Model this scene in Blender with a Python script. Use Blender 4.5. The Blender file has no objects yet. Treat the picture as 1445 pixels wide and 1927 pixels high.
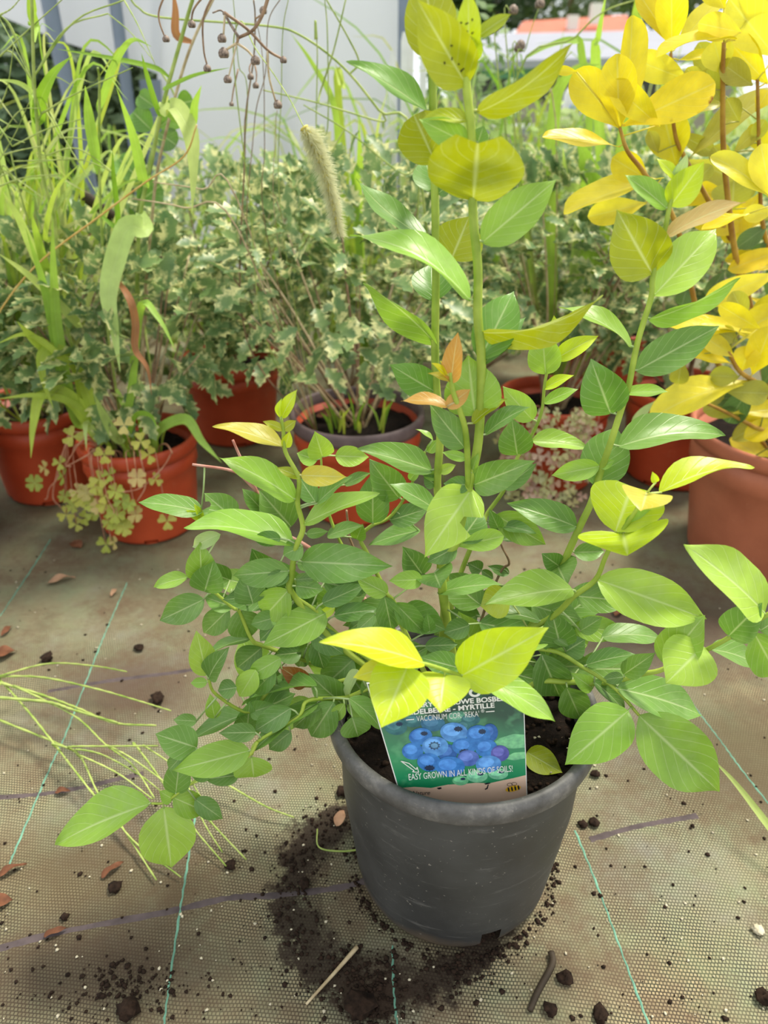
import bpy, math, random
from mathutils import Vector, Matrix
from mathutils import noise as mnoise
from mathutils.bvhtree import BVHTree
random.seed(7)
SC = bpy.context.scene
COL = SC.collection
# ---------------------------------------------------------------- camera, world, light, exposure
CAM_H, PITCH, F, CX, CY = 0.733, math.radians(30.0), 1448.0, 722.5, 963.5
cam_d = bpy.data.cameras.new('camera'); cam = bpy.data.objects.new('camera', cam_d); COL.objects.link(cam)
cam.location = (0, 0, CAM_H); cam.rotation_euler = (math.radians(90) - PITCH, 0, 0)
cam_d.sensor_fit = 'VERTICAL'; cam_d.sensor_height = 36.0; cam_d.lens = 36.0 * F / 1927.0
cam_d.clip_start = 0.02; cam_d.clip_end = 200
cam_d.dof.use_dof = True; cam_d.dof.focus_distance = 0.66; cam_d.dof.aperture_fstop = 6.0
SC.camera = cam
world = bpy.data.worlds.new('world'); SC.world = world; world.use_nodes = True
bg = world.node_tree.nodes['Background']; bg.inputs[0].default_value = (0.93, 0.97, 1.0, 1); bg.inputs[1].default_value = 1.12
sun_d = bpy.data.lights.new('sun_offscreen', 'SUN'); sun_d.energy = 4.6; sun_d.angle = math.radians(14); sun_d.color = (1.0, 0.93, 0.80)
sun = bpy.data.objects.new('sun_offscreen', sun_d); COL.objects.link(sun)
sun.rotation_euler = Vector((0.42, 0.30, 1.0)).to_track_quat('Z', 'Y').to_euler()
SC.view_settings.view_transform = 'Standard'; SC.view_settings.look = 'None'
SC.view_settings.gamma = 1.0; SC.view_settings.use_curve_mapping = False
SC.view_settings.exposure = 0.22

# ---------------------------------------------------------------- pixel helpers
FW = Vector((0, math.cos(PITCH), -math.sin(PITCH))); UP = Vector((0, math.sin(PITCH), math.cos(PITCH))); RT = Vector((1, 0, 0))
CAM = Vector((0, 0, CAM_H))
def ray(px, py): return FW + RT * ((px - CX) / F) - UP * ((py - CY) / F)
def PY(px, py, Y):                      # point on the pixel's ray at ground distance Y
    d = ray(px, py); return CAM + d * (Y / d.y)
def PZ(px, py, z=0.0):                  # point on the pixel's ray at height z
    d = ray(px, py); return CAM + d * ((z - CAM_H) / d.z)
def PPL(px, py, o, n):                  # point where the pixel's ray meets a plane
    d = ray(px, py); return CAM + d * ((o - CAM).dot(n) / d.dot(n))
def depth(p): return (p - CAM).dot(FW)
CROPS = {'A': (260, 720, .2768), 'B': (260, 1050, .2768), 'C': (560, 780, .2768), 'D': (900, 750, .2768), 'E': (560, 1080, .2768),
         'F': (900, 1080, .2768), 'G': (660, 0, .346), 'H': (660, 400, .346), 'I': (1045, 0, .2768), 'J': (1045, 380, .2768),
         'K': (1145, 700, .2232), 'P': (945, 900, .346), 'Q': (0, 1400, .346), 'R1': (0, 0, .346), 'R2': (450, 0, .346),
         'R3': (945, 0, .346), 'R4': (0, 900, .346), 'R6': (0, 0, .2335), 'M': (0, 450, .346), 'W': (300, 0, .2768),
         'X': (0, 750, .3114), 'T': (600, 1150, .346), 'U': (945, 1400, .346), 'px': (0, 0, 1.0)}
def cpx(c, x, y):
    o = CROPS[c]; return o[0] + x * o[2], o[1] + y * o[2]

# ---------------------------------------------------------------- colour and material helpers
def lin(r, g, b):
    f = lambda c: ((c / 255 + 0.055) / 1.055) ** 2.4 if c > 10 else c / 255 / 12.92
    return (f(r), f(g), f(b), 1.0)
class NT:
    def __init__(s, name):
        s.m = bpy.data.materials.new(name); s.m.use_nodes = True; s.t = s.m.node_tree; s.t.nodes.clear()
        s.out = s.n('ShaderNodeOutputMaterial')
    def n(s, typ, **kw):
        nd = s.t.nodes.new(typ)
        for k, v in kw.items():
            if k.startswith('i_'): 
                key = k[2:]; nd.inputs[int(key) if key.isdigit() else key].default_value = v
            else: setattr(nd, k, v)
        return nd
    def l(s, a, b): s.t.links.new(a, b)
    def math(s, op, a, b=None, clamp=False):
        nd = s.n('ShaderNodeMath', operation=op, use_clamp=clamp)
        for i, v in enumerate((a, b)):
            if v is None: continue
            if isinstance(v, (int, float)): nd.inputs[i].default_value = v
            else: s.l(v, nd.inputs[i])
        return nd.outputs[0]
    def mix(s, fac, a, b, blend='MIX'):
        nd = s.n('ShaderNodeMix', data_type='RGBA', blend_type=blend)
        for i, v in ((0, fac), (6, a), (7, b)):
            if isinstance(v, (int, float, tuple)): nd.inputs[i].default_value = v
            else: s.l(v, nd.inputs[i])
        return nd.outputs[2]
    def ramp(s, fac, stops):
        nd = s.n('ShaderNodeValToRGB'); e = nd.color_ramp.elements
        while len(e) < len(stops): e.new(0.5)
        for el, (p, c) in zip(e, stops): el.position = p; el.color = c
        s.l(fac, nd.inputs[0]); return nd.outputs[0]
    def noise(s, scale, vec=None, detail=3, rough=.55):
        nd = s.n('ShaderNodeTexNoise'); nd.inputs['Scale'].default_value = scale; nd.inputs['Detail'].default_value = detail
        nd.inputs['Roughness'].default_value = rough
        if vec is not None: s.l(vec, nd.inputs['Vector'])
        return nd.outputs[0]
    def bsdf(s, col, rough=.5, spec=.4, transl=0.0, tcol=None, bump=None, bstr=.3, bdist=.001):
        p = s.n('ShaderNodeBsdfPrincipled'); 
        if isinstance(col, tuple): p.inputs['Base Color'].default_value = col
        else: s.l(col, p.inputs['Base Color'])
        if isinstance(rough, (int, float)): p.inputs['Roughness'].default_value = rough
        else: s.l(rough, p.inputs['Roughness'])
        p.inputs['Specular IOR Level'].default_value = spec
        if bump is not None:
            b = s.n('ShaderNodeBump'); b.inputs['Strength'].default_value = bstr; b.inputs['Distance'].default_value = bdist
            s.l(bump, b.inputs['Height']); s.l(b.outputs[0], p.inputs['Normal'])
        o = p.outputs[0]
        if transl > 0:
            t = s.n('ShaderNodeBsdfTranslucent')
            if isinstance(tcol if tcol is not None else col, tuple): t.inputs[0].default_value = tcol if tcol is not None else col
            else: s.l(tcol if tcol is not None else col, t.inputs[0])
            mx = s.n('ShaderNodeMixShader'); mx.inputs[0].default_value = transl
            s.l(o, mx.inputs[1]); s.l(t.outputs[0], mx.inputs[2]); o = mx.outputs[0]
        s.l(o, s.out.inputs[0]); return s.m
def plain(name, rgb, rough=.6, spec=.3, var=.25, scale=40, transl=0.0):
    t = NT(name); c = lin(*rgb); oc = t.n('ShaderNodeTexCoord').outputs['Object']
    nz = t.noise(scale, oc)
    d = tuple(x * (1 - var) for x in c[:3]) + (1,); b = tuple(min(1, x * (1 + var)) for x in c[:3]) + (1,)
    return t.bsdf(t.ramp(nz, [(.3, d), (.7, b)]), rough, spec, transl)
def leaf_mat(name, vein=.5, rough=.42, spec=.4, transl=.38, blotch=None, ribs=9.0, tmul=(1.0, 1.0, .55, 1), bloom=0):
    t = NT(name); oi = t.n('ShaderNodeObjectInfo'); uv = t.n('ShaderNodeTexCoord')
    sep = t.n('ShaderNodeSeparateXYZ'); t.l(uv.outputs['UV'], sep.inputs[0])
    au = t.math('ABSOLUTE', t.math('SUBTRACT', sep.outputs[0], .5)); v = sep.outputs[1]
    mid = t.math('SUBTRACT', 1.0, t.math('MULTIPLY', au, 26), clamp=True)
    ph = t.math('SUBTRACT', t.math('MULTIPLY', v, ribs), t.math('MULTIPLY', au, ribs * .75))
    fr = t.math('ABSOLUTE', t.math('SUBTRACT', t.math('FRACT', ph), .5))
    sv = t.math('SUBTRACT', 1.0, t.math('MULTIPLY', fr, 15), clamp=True)
    vm = t.math('MAXIMUM', mid, t.math('MULTIPLY', sv, .45))
    nz = t.noise(45, uv.outputs['Object'], 4)
    base = oi.outputs['Color']
    hsv = t.n('ShaderNodeHueSaturation'); t.l(base, hsv.inputs['Color'])
    t.l(t.math('ADD', .72, t.math('MULTIPLY', nz, .56)), hsv.inputs['Value'])
    col = hsv.outputs[0]
    if blotch:
        n2 = t.noise(16, uv.outputs['Object'], 4, .6)
        col = t.mix(t.ramp(n2, [(.60, (0, 0, 0, 1)), (.66, (1, 1, 1, 1))]), col, blotch)
    if bloom:
        col = t.mix(t.ramp(t.noise(30, uv.outputs['Object'], 5, .65), [(.5, (0, 0, 0, 1)), (.75, (bloom, bloom, bloom, 1))]), col, lin(176, 196, 150))
    light = t.mix(.6, base, (0.82, 0.90, 0.52, 1))
    col = t.mix(t.math('MULTIPLY', vm, vein), col, light)
    tc = t.mix(1.0, col, tmul, 'MULTIPLY')
    return t.bsdf(col, rough, spec, transl, tc, bump=t.math('SUBTRACT', nz, t.math('MULTIPLY', vm, .8)), bstr=.35, bdist=.0012)
M = {}
M['blue'] = leaf_mat('blueberry_leaf', .72, .38, .5, .32, ribs=6.5, bloom=.3)
M['yellow'] = leaf_mat('yellow_leaf', .3, .35, .45, .42, ribs=7, tmul=(.92, 1.1, .8, 1))
M['yellow_spot'] = leaf_mat('yellow_leaf_spotted', .3, .4, .4, .35, blotch=lin(150, 84, 20), ribs=7, tmul=(.92, 1.1, .8, 1))
M['blade'] = leaf_mat('grass_blade', .25, .5, .3, .42, ribs=0.01)
def stem_mat(name, a, b, sc=30):
    t = NT(name); oc = t.n('ShaderNodeTexCoord').outputs['Object']
    return t.bsdf(t.ramp(t.noise(sc, oc, 4), [(.32, lin(*a)), (.68, lin(*b))]), .5, .35)
M['stem'] = stem_mat('green_stem', (120, 145, 42), (172, 190, 78))
M['ystem'] = stem_mat('amber_stem', (138, 92, 34), (186, 150, 60))
M['wood'] = stem_mat('brown_twig', (96, 72, 52), (160, 130, 100), 60)
M['redtwig'] = stem_mat('red_twig', (150, 84, 66), (196, 150, 132), 50)
M['straw'] = stem_mat('straw', (150, 128, 92), (204, 186, 150), 60)
M['orange_stem'] = stem_mat('orange_stem', (196, 150, 70), (214, 184, 110), 60)
M['grass_stem'] = stem_mat('grass_stem', (120, 146, 56), (178, 190, 108), 40)
M['seed'] = stem_mat('dry_seed', (70, 56, 48), (168, 148, 130), 300)
M['pink_stem'] = stem_mat('pink_stem', (176, 110, 84), (206, 160, 128), 80)
t = NT('variegated_leaf'); oi = t.n('ShaderNodeObjectInfo'); uv = t.n('ShaderNodeTexCoord')
sep = t.n('ShaderNodeSeparateXYZ'); t.l(uv.outputs['UV'], sep.inputs[0])
au = t.math('ABSOLUTE', t.math('SUBTRACT', sep.outputs[0], .5))
geo = t.n('ShaderNodeNewGeometry')
mp = t.n('ShaderNodeVectorMath', operation='ADD'); t.l(geo.outputs['Position'], mp.inputs[0])
n1 = t.noise(60, mp.outputs[0], 3, .6)
fac = t.math('ADD', n1, t.math('MULTIPLY', au, .42))
green = t.ramp(t.noise(25, geo.outputs['Position']), [(.3, lin(92, 124, 80)), (.7, lin(142, 168, 102))])
col = t.mix(t.ramp(fac, [(.56, (0, 0, 0, 1)), (.70, (1, 1, 1, 1))]), green, lin(224, 222, 158))
col = t.mix(.3, col, oi.outputs['Color'], 'MULTIPLY')
M['holly'] = t.bsdf(col, .4, .4, .32, bump=n1, bstr=.2)
M['pinkleaf'] = leaf_mat('pale_leaflet', .2, .5, .3, .35)
# weed mat: pale woven tapes over dark, worn and stained
t = NT('woven_mat'); oc = t.n('ShaderNodeTexCoord').outputs['Object']
wob = t.n('ShaderNodeTexNoise', i_Scale=6.0); t.l(oc, wob.inputs['Vector'])
sc1 = t.n('ShaderNodeVectorMath', operation='SCALE'); t.l(wob.outputs['Color'], sc1.inputs[0]); sc1.inputs['Scale'].default_value = .02
rot = t.n('ShaderNodeMapping'); rot.inputs['Rotation'].default_value = (0, 0, math.radians(6)); t.l(oc, rot.inputs['Vector'])
add = t.n('ShaderNodeVectorMath', operation='ADD'); t.l(rot.outputs[0], add.inputs[0]); t.l(sc1.outputs[0], add.inputs[1])
br = t.n('ShaderNodeTexBrick'); br.offset = .5; br.squash = 1.0
br.inputs['Scale'].default_value = 1.0; br.inputs['Brick Width'].default_value = .0033; br.inputs['Row Height'].default_value = .0034
br.inputs['Mortar Size'].default_value = .00062; br.inputs['Mortar Smooth'].default_value = .35; t.l(add.outputs[0], br.inputs['Vector'])
weave = br.outputs['Fac']
big = t.noise(4.5, oc, 5, .6); mid = t.noise(17, oc, 5, .65); fine = t.noise(90, oc, 4, .7)
tape = t.ramp(big, [(.34, lin(164, 148, 114)), (.5, lin(148, 142, 112)), (.66, lin(132, 130, 118))])
tape = t.mix(t.ramp(mid, [(.45, (0, 0, 0, 1)), (.7, (.7, .7, .7, 1))]), tape, lin(134, 144, 112))
gap = t.ramp(mid, [(.3, lin(42, 40, 32)), (.7, lin(70, 72, 58))])
wear = t.ramp(t.noise(9, oc, 4, .6), [(.40, (1, 1, 1, 1)), (.68, (.5, .5, .5, 1))])
col = t.mix(t.math('MULTIPLY', weave, wear), tape, gap)
dirt = t.ramp(t.math('ADD', t.math('MULTIPLY', t.noise(7.5, oc, 6, .68), .8), t.math('MULTIPLY', fine, .25)), [(.46, (0, 0, 0, 1)), (.66, (.85, .85, .85, 1))])
col = t.mix(dirt, col, lin(98, 80, 62))
moss = t.ramp(t.noise(11, oc, 5, .6), [(.55, (0, 0, 0, 1)), (.75, (.5, .5, .5, 1))])
col = t.mix(moss, col, lin(126, 132, 96))
sp = t.n('ShaderNodeSeparateXYZ'); t.l(oc, sp.inputs[0])
def stain(cx, cy, rx, ry, inner, outer, amt, colr, col, ringed=False, wob=.5):
    dx = t.math('DIVIDE', t.math('SUBTRACT', sp.outputs[0], cx), rx); dy = t.math('DIVIDE', t.math('SUBTRACT', sp.outputs[1], cy), ry)
    r = t.math('SQRT', t.math('ADD', t.math('MULTIPLY', dx, dx), t.math('MULTIPLY', dy, dy)))
    r = t.math('ADD', r, t.math('MULTIPLY', t.math('SUBTRACT', t.noise(22, oc, 6, .7), .5), wob))
    if ringed: st = [(inner - .18, (.30, .30, .30, 1)), (inner, (amt, amt, amt, 1)), (outer, (amt, amt, amt, 1)), (outer + .10, (0, 0, 0, 1))]
    else: st = [(inner, (amt, amt, amt, 1)), (outer, (0, 0, 0, 1))]
    sc = t.math('MULTIPLY', r, .5); st = [(max(0, a * .5), b) for a, b in st]
    return t.mix(t.ramp(sc, st), col, colr)
g1 = PZ(735, 1668); col = stain(g1.x, g1.y, .118, .118, .78, 1.0, .93, lin(46, 35, 27), col, True, .95)
g2 = PZ(240, 1300); col = stain(g2.x, g2.y, .13, .085, .35, 1.1, .75, lin(84, 66, 54), col)
g3 = PZ(190, 1640); col = stain(g3.x, g3.y, .18, .09, .3, 1.15, .7, lin(88, 74, 52), col)
g4 = PZ(160, 1830); col = stain(g4.x, g4.y, .18, .07, .3, 1.15, .8, lin(66, 52, 40), col)
g5 = PZ(1250, 1180); col = stain(g5.x, g5.y, .20, .13, .35, 1.2, .85, lin(74, 60, 50), col)  # brown dirt, with some of the terracotta pot's shade painted into it
g6 = PZ(1400, 1420); col = stain(g6.x, g6.y, .16, .13, .3, 1.1, .8, lin(86, 76, 54), col)
g7 = PZ(700, 1870); col = stain(g7.x, g7.y, .05, .04, .3, 1.1, .8, lin(52, 38, 28), col)
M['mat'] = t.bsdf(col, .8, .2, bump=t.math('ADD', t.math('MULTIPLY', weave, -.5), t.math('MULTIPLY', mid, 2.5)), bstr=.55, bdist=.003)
t = NT('black_plastic'); oc = t.n('ShaderNodeTexCoord').outputs['Object']
n1 = t.noise(11, oc, 5, .6); n2 = t.noise(220, oc, 2, .7)
mpn = t.n('ShaderNodeMapping'); mpn.inputs['Scale'].default_value = (14, 14, 90); mpn.inputs['Rotation'].default_value = (.2, .1, 0); t.l(oc, mpn.inputs[0])
n3 = t.noise(1.3, mpn.outputs[0], 5, .7)
col = t.ramp(n1, [(.3, lin(48, 48, 48)), (.7, lin(72, 72, 71))])
col = t.mix(t.ramp(n3, [(.58, (0, 0, 0, 1)), (.72, (.4, .4, .4, 1))]), col, lin(132, 130, 126))
col = t.mix(t.ramp(n2, [(.69, (0, 0, 0, 1)), (.72, (.6, .6, .6, 1))]), col, lin(150, 144, 134))
spz = t.n('ShaderNodeSeparateXYZ'); t.l(oc, spz.inputs[0])
lowdirt = t.ramp(t.math('ADD', t.math('MULTIPLY', spz.outputs[2], 20), t.math('MULTIPLY', t.math('SUBTRACT', n1, .5), 1.2)), [(.05, (.8, .8, .8, 1)), (.45, (0, 0, 0, 1))])
col = t.mix(lowdirt, col, lin(112, 96, 78))
M['pot'] = t.bsdf(col, t.ramp(n1, [(.3, (.42, .42, .42, 1)), (.7, (.6, .6, .6, 1))]), .5, bump=n3, bstr=.15)
t = NT('worn_black_rim'); oc = t.n('ShaderNodeTexCoord').outputs['Object']
n1 = t.noise(30, oc, 5, .7); n2 = t.noise(130, oc, 4, .8)
col = t.ramp(n1, [(.3, lin(62, 60, 58)), (.55, lin(92, 90, 88)), (.75, lin(134, 130, 124))])
col = t.mix(t.ramp(n2, [(.62, (0, 0, 0, 1)), (.72, (.7, .7, .7, 1))]), col, lin(150, 144, 134))
M['potrim'] = t.bsdf(col, .5, .5, bump=n2, bstr=.3)
def potmat(name, a, b, dustc=(190, 120, 90)):
    t = NT(name); oc = t.n('ShaderNodeTexCoord').outputs['Object']
    n1 = t.noise(9, oc, 5, .6); n2 = t.noise(60, oc, 3, .7)
    col = t.ramp(n1, [(.3, lin(*a)), (.7, lin(*b))])
    col = t.mix(t.ramp(n2, [(.62, (0, 0, 0, 1)), (.8, (.35, .35, .35, 1))]), col, lin(*dustc))
    return t.bsdf(col, .45, .4)
M['orange'] = potmat('orange_plastic', (168, 62, 33), (198, 82, 46))
M['terra'] = potmat('terracotta_plastic', (160, 92, 66), (190, 114, 84), (200, 140, 112))
M['darkrim'] = plain('grey_rim', (104, 88, 88), .5, .35, .2)
t = NT('potting_soil'); oc = t.n('ShaderNodeTexCoord').outputs['Object']
n1 = t.noise(120, oc, 5, .75); n2 = t.noise(300, oc, 2, .6)
col = t.ramp(n1, [(.3, lin(12, 9, 8)), (.62, lin(36, 27, 21)), (.78, lin(64, 48, 36))])
col = t.mix(t.ramp(n2, [(.74, (0, 0, 0, 1)), (.78, (.8, .8, .8, 1))]), col, lin(150, 130, 110))
M['soil'] = t.bsdf(col, .9, .15, bump=n1, bstr=1.0, bdist=.006)
M['crumb'] = plain('soil_crumb', (44, 32, 24), .9, .15, .5, 200)
M['grit'] = plain('pale_grit', (196, 186, 160), .8, .2, .2, 200)
M['thread'] = plain('green_thread', (100, 148, 126), .6, .3, .3, 60)
M['strip'] = plain('dark_strip', (84, 74, 74), .8, .2, .35, 40)
M['deadleaf'] = plain('dead_leaf', (112, 72, 50), .7, .2, .4, 60, .1)
M['tanleaf'] = plain('tan_leaf', (168, 132, 104), .7, .2, .3, 60, .1)
M['film'] = plain('plastic_film', (236, 237, 240), .4, .4, .03, 1.2, .5)
M['pole'] = plain('grey_pole', (116, 128, 144), .45, .5, .15, 6)
M['white'] = plain('white_plastic', (226, 226, 222), .5, .4, .06)
M['teal'] = plain('teal_tie', (20, 128, 120), .5, .4, .15)
M['darkstick'] = plain('dark_stick', (62, 52, 40), .7, .3, .3)
M['bluebag'] = plain('blue_print', (60, 124, 214), .5, .3, .1)
M['redroof'] = plain('red_roof', (190, 112, 90), .8, .2, .12, 3)
M['greyroof'] = plain('grey_roof', (146, 148, 158), .6, .3, .06, 2)
M['housewall'] = plain('house_wall', (150, 142, 138), .8, .2, .12, 2)
M['darkglass'] = plain('dark_opening', (58, 56, 60), .4, .4, .1)
M['hedge'] = leaf_mat('hedge_leaf', .2, .5, .3, .3)
M['fieldgrass'] = plain('field_grass', (128, 142, 78), .9, .1, .35, 3)

# ---------------------------------------------------------------- object helpers
def tag(o, label=None, cat=None, group=None, kind=None):
    if label: o['label'] = label
    if cat: o['category'] = cat
    if group: o['group'] = group
    if kind: o['kind'] = kind
    return o
def thing(name, loc, label, cat, group=None):
    o = bpy.data.objects.new(name, None); COL.objects.link(o); o.location = loc; o.empty_display_size = .02
    return tag(o, label, cat, group)
def wloc(o):
    v = Vector(o.location)
    while o.parent: o = o.parent; v = v + Vector(o.location)
    return v
def mk(name, verts, faces, mat, parent=None, uvs=None, smooth=True, color=None, origin=None):
    """verts in world space; the object's origin goes to `origin`"""
    og = Vector(origin) if origin is not None else (wloc(parent) if parent else Vector((0, 0, 0)))
    me = bpy.data.meshes.new(name)
    me.from_pydata([tuple(Vector(v) - og) for v in verts], [], faces)
    if uvs:
        ul = me.uv_layers.new(name='UVMap')
        for lp in me.loops: ul.data[lp.index].uv = uvs[lp.vertex_index]
    if smooth: me.polygons.foreach_set('use_smooth', [True] * len(me.polygons))
    me.materials.append(mat); me.update()
    o = bpy.data.objects.new(name, me); COL.objects.link(o)
    if parent: o.parent = parent; o.location = og - wloc(parent)
    else: o.location = og
    if color: o.color = color
    return o
def interp(tab, x):
    for (a, b), (c, d) in zip(tab, tab[1:]):
        if x <= c: return b + (d - b) * (x - a) / (c - a)
    return tab[-1][1]
def smooth_path(pts, n=5):
    if len(pts) < 3: return [pts[0].lerp(pts[-1], i / n) for i in range(n + 1)]
    q = [pts[0] * 2 - pts[1]] + pts + [pts[-1] * 2 - pts[-2]]; out = []
    for i in range(1, len(q) - 2):
        a, b, c, d = q[i - 1:i + 3]
        for k in range(n):
            u = k / n
            out.append(0.5 * ((2 * b) + (c - a) * u + (2 * a - 5 * b + 4 * c - d) * u * u + (3 * b - a - 3 * c + d) * u ** 3))
    return out + [pts[-1]]
def tube_geo(pts, r0, r1, segs=6, V=None, Fc=None, bump=0):
    V = [] if V is None else V; Fc = [] if Fc is None else Fc
    base = len(V); n = len(pts); prev = None
    for i, p in enumerate(pts):
        tg = (pts[min(i + 1, n - 1)] - pts[max(i - 1, 0)]); tg = tg.normalized() if tg.length > 1e-9 else Vector((0, 0, 1))
        if prev is None:
            a = tg.orthogonal().normalized()
        else:
            a = (prev - tg * prev.dot(tg)); a = a.normalized() if a.length > 1e-6 else tg.orthogonal().normalized()
        prev = a; b = tg.cross(a); r = r0 + (r1 - r0) * i / max(1, n - 1)
        if bump: r *= 1 + bump * (1 if i % 2 else -.4)
        for k in range(segs):
            an = 2 * math.pi * k / segs; V.append(p + a * (math.cos(an) * r) + b * (math.sin(an) * r))
    for i in range(n - 1):
        for k in range(segs):
            k2 = (k + 1) % segs; Fc.append((base + i * segs + k, base + i * segs + k2, base + (i + 1) * segs + k2, base + (i + 1) * segs + k))
    Fc.append(tuple(base + k for k in reversed(range(segs)))); Fc.append(tuple(base + (n - 1) * segs + k for k in range(segs)))
    return V, Fc
def tube(name, pts, r0, r1, mat, parent=None, segs=6, origin=None, bump=0, sm=5):
    V, Fc = tube_geo(smooth_path(pts, sm), r0, r1, segs, bump=bump)
    return mk(name, V, Fc, mat, parent, origin=origin if origin is not None else (None if parent else pts[0]))
OVATE = [(0, .0), (.04, .36), (.12, .70), (.25, .95), (.40, 1.0), (.55, .95), (.70, .75), (.82, .47), (.92, .19), (.97, .06), (1, 0)]
OBLAN = [(0, .06), (.1, .20), (.25, .52), (.45, .88), (.62, 1.0), (.78, .95), (.89, .74), (.96, .46), (1, .08)]
HEART = [(0, .0), (.06, .34), (.2, .64), (.4, .88), (.6, 1.0), (.78, .96), (.9, .76), (1, .44)]
STATS = [0, .02, .06, .12, .19, .27, .36, .45, .54, .63, .71, .78, .85, .91, .96, 1.0]
def spl(tab):
    out = []
    for i in range(len(tab) - 1):
        p0 = tab[max(0, i - 1)]; p1, p2 = tab[i], tab[i + 1]; p3 = tab[min(len(tab) - 1, i + 2)]
        for k in range(4):
            u = k / 4; h = p2[0] - p1[0]; m1 = (p2[1] - p0[1]) / max(1e-6, p2[0] - p0[0]) * h; m2 = (p3[1] - p1[1]) / max(1e-6, p3[0] - p1[0]) * h
            out.append((p1[0] + h * u, max(0, (2*u**3 - 3*u*u + 1) * p1[1] + (u**3 - 2*u*u + u) * m1 + (-2*u**3 + 3*u*u) * p2[1] + (u**3 - u*u) * m2)))
    return out + [tab[-1]]
OVATE, OBLAN, HEART = spl(OVATE), spl(OBLAN), spl(HEART)
def leaf_geo(B, T, W, N, arch=.06, fold=.18, prof=OVATE, wav=.03, notch=0, pet=None, seed=0, bite=None):
    ax = T - B; L = ax.length; a = ax / L; N = (N - a * N.dot(a)).normalized(); s = a.cross(N).normalized()
    V, Fc, UV = [], [], []
    us = (-1, -.55, 0, .55, 1)
    for v in STATS:
        hw = interp(prof, v) * W / 2; c = B + a * (v * L) + N * (arch * L * 4 * v * (1 - v) - arch * L * .6 * v * v)
        for u in us:
            w2 = wav * L * math.sin(v * 9 + seed + u * 2.2) * abs(u) * (1 if 0.05 < v < .97 else .3)
            uu = u
            if bite and abs(v - bite[0]) < bite[1] and u * bite[2] > 0: uu = u * .35
            V.append(c + s * (uu * hw) + N * (fold * abs(uu) ** 1.2 * hw + w2) + a * (notch * L * abs(u) * v ** 4))
            UV.append((.5 + uu * .5, v))
    m = len(us)
    for i in range(len(STATS) - 1):
        for k in range(m - 1): Fc.append((i * m + k, i * m + k + 1, (i + 1) * m + k + 1, (i + 1) * m + k))
    if pet is not None and (pet - B).length > 1e-4:
        b0 = len(V); tube_geo([pet, pet.lerp(B, .5) + Vector((0, 0, .001)), B + a * (L * .03)], .0009, .0008, 5, V, Fc)
        UV += [(.5, .5)] * (len(V) - b0)
    return V, Fc, UV
def jit(c, s=.10):
    f = 1 + random.uniform(-s, s); return (min(1, c[0] * f * (1 + random.uniform(-s, s) * .6)), min(1, c[1] * f), min(1, c[2] * f * (1 + random.uniform(-s, s))), 1)
PAL = {'g0': lin(98, 138, 60), 'g1': lin(112, 154, 64), 'g2': lin(144, 184, 66), 'lg': lin(168, 202, 78), 'yg': lin(168, 178, 26),
       'ly': lin(192, 212, 34), 'y': lin(218, 214, 30), 'oy': lin(196, 186, 62), 'or': lin(206, 156, 78), 'pk': lin(196, 166, 104),
       'pale': lin(176, 196, 130), 'br': lin(150, 92, 40),
       'Y': lin(240, 216, 38), 'YB': lin(244, 224, 66), 'YD': lin(232, 206, 36), 'YO': lin(184, 176, 60), 'DK': lin(98, 124, 66)}
AVOID = []
def px_leaf(parent, mat, stems, sid, crop, bx, by, tx, ty, w, col, dy=None, u=0, arch=None, fold=None, prof=OVATE, asp=.47, notch=0, Y=None, name='leaf', bite=None, maxpet=70, wk=1.2, lying=False):
    p0 = cpx(crop, bx, by); p1 = cpx(crop, tx, ty); p1 = (p0[0] + (p1[0] - p0[0]) * 1.05, p0[1] + (p1[1] - p0[1]) * 1.05); wpx = w * CROPS[crop][2]; pet = None
    if Y is None:
        best = None
        for q in stems[sid]:
            d = math.hypot(q[0] - p0[0], q[1] - p0[1])
            if best is None or d < best[0]: best = (d, q)
        Y = best[1][2]
        if best[0] < maxpet: pet = best[1][3]
    dyf = random.uniform(-.28, .22); arch = random.uniform(.02, .08) if arch is None else arch; fold = random.uniform(.2, .5) if fold is None else fold; sd = random.random() * 6
    Ybase = Y
    for off in (0, -.008, .008, -.016, .016, -.024, .024, -.034, .034, -.045, .045):
        Y = Ybase + off
        B = PY(p0[0], p0[1], Y); T0 = PY(p1[0], p1[1], Y); L0 = (T0 - B).length
        T = PY(p1[0], p1[1], Y + (dyf * L0 if dy is None else dy))
        ax = T - B; L = ax.length; a = ax / L
        W = wpx * wk * depth((B + T) / 2) / F; Wt = max(W, asp * L * .86); roll = math.acos(min(1, W / Wt))
        view = (CAM - (B + T) / 2).normalized(); N0 = (view - a * view.dot(a)).normalized(); U = a.cross(N0)
        if U.z < 0: U = -U
        N = N0 * math.cos(roll) + U * (math.sin(roll) * (-1 if u else 1))
        V, Fc, UV = leaf_geo(B, T, Wt, N, arch, fold, prof, .022, notch, None, sd, bite)
        if not AVOID: break
        tr = BVHTree.FromPolygons(V, Fc)
        if not any(q.overlap(tr) for q in AVOID): break
    if not lying:
        if pet is None: pet = min((q[3] for l in stems.values() for q in l), key=lambda q: (q - B).length)
        V, Fc, UV = leaf_geo(B, T, Wt, N, arch, fold, prof, .022, notch, pet, sd, bite)
    return mk(name, V, Fc, mat, parent, UV, True, jit(PAL[col] if isinstance(col, str) else col, .09), origin=B)
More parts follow.
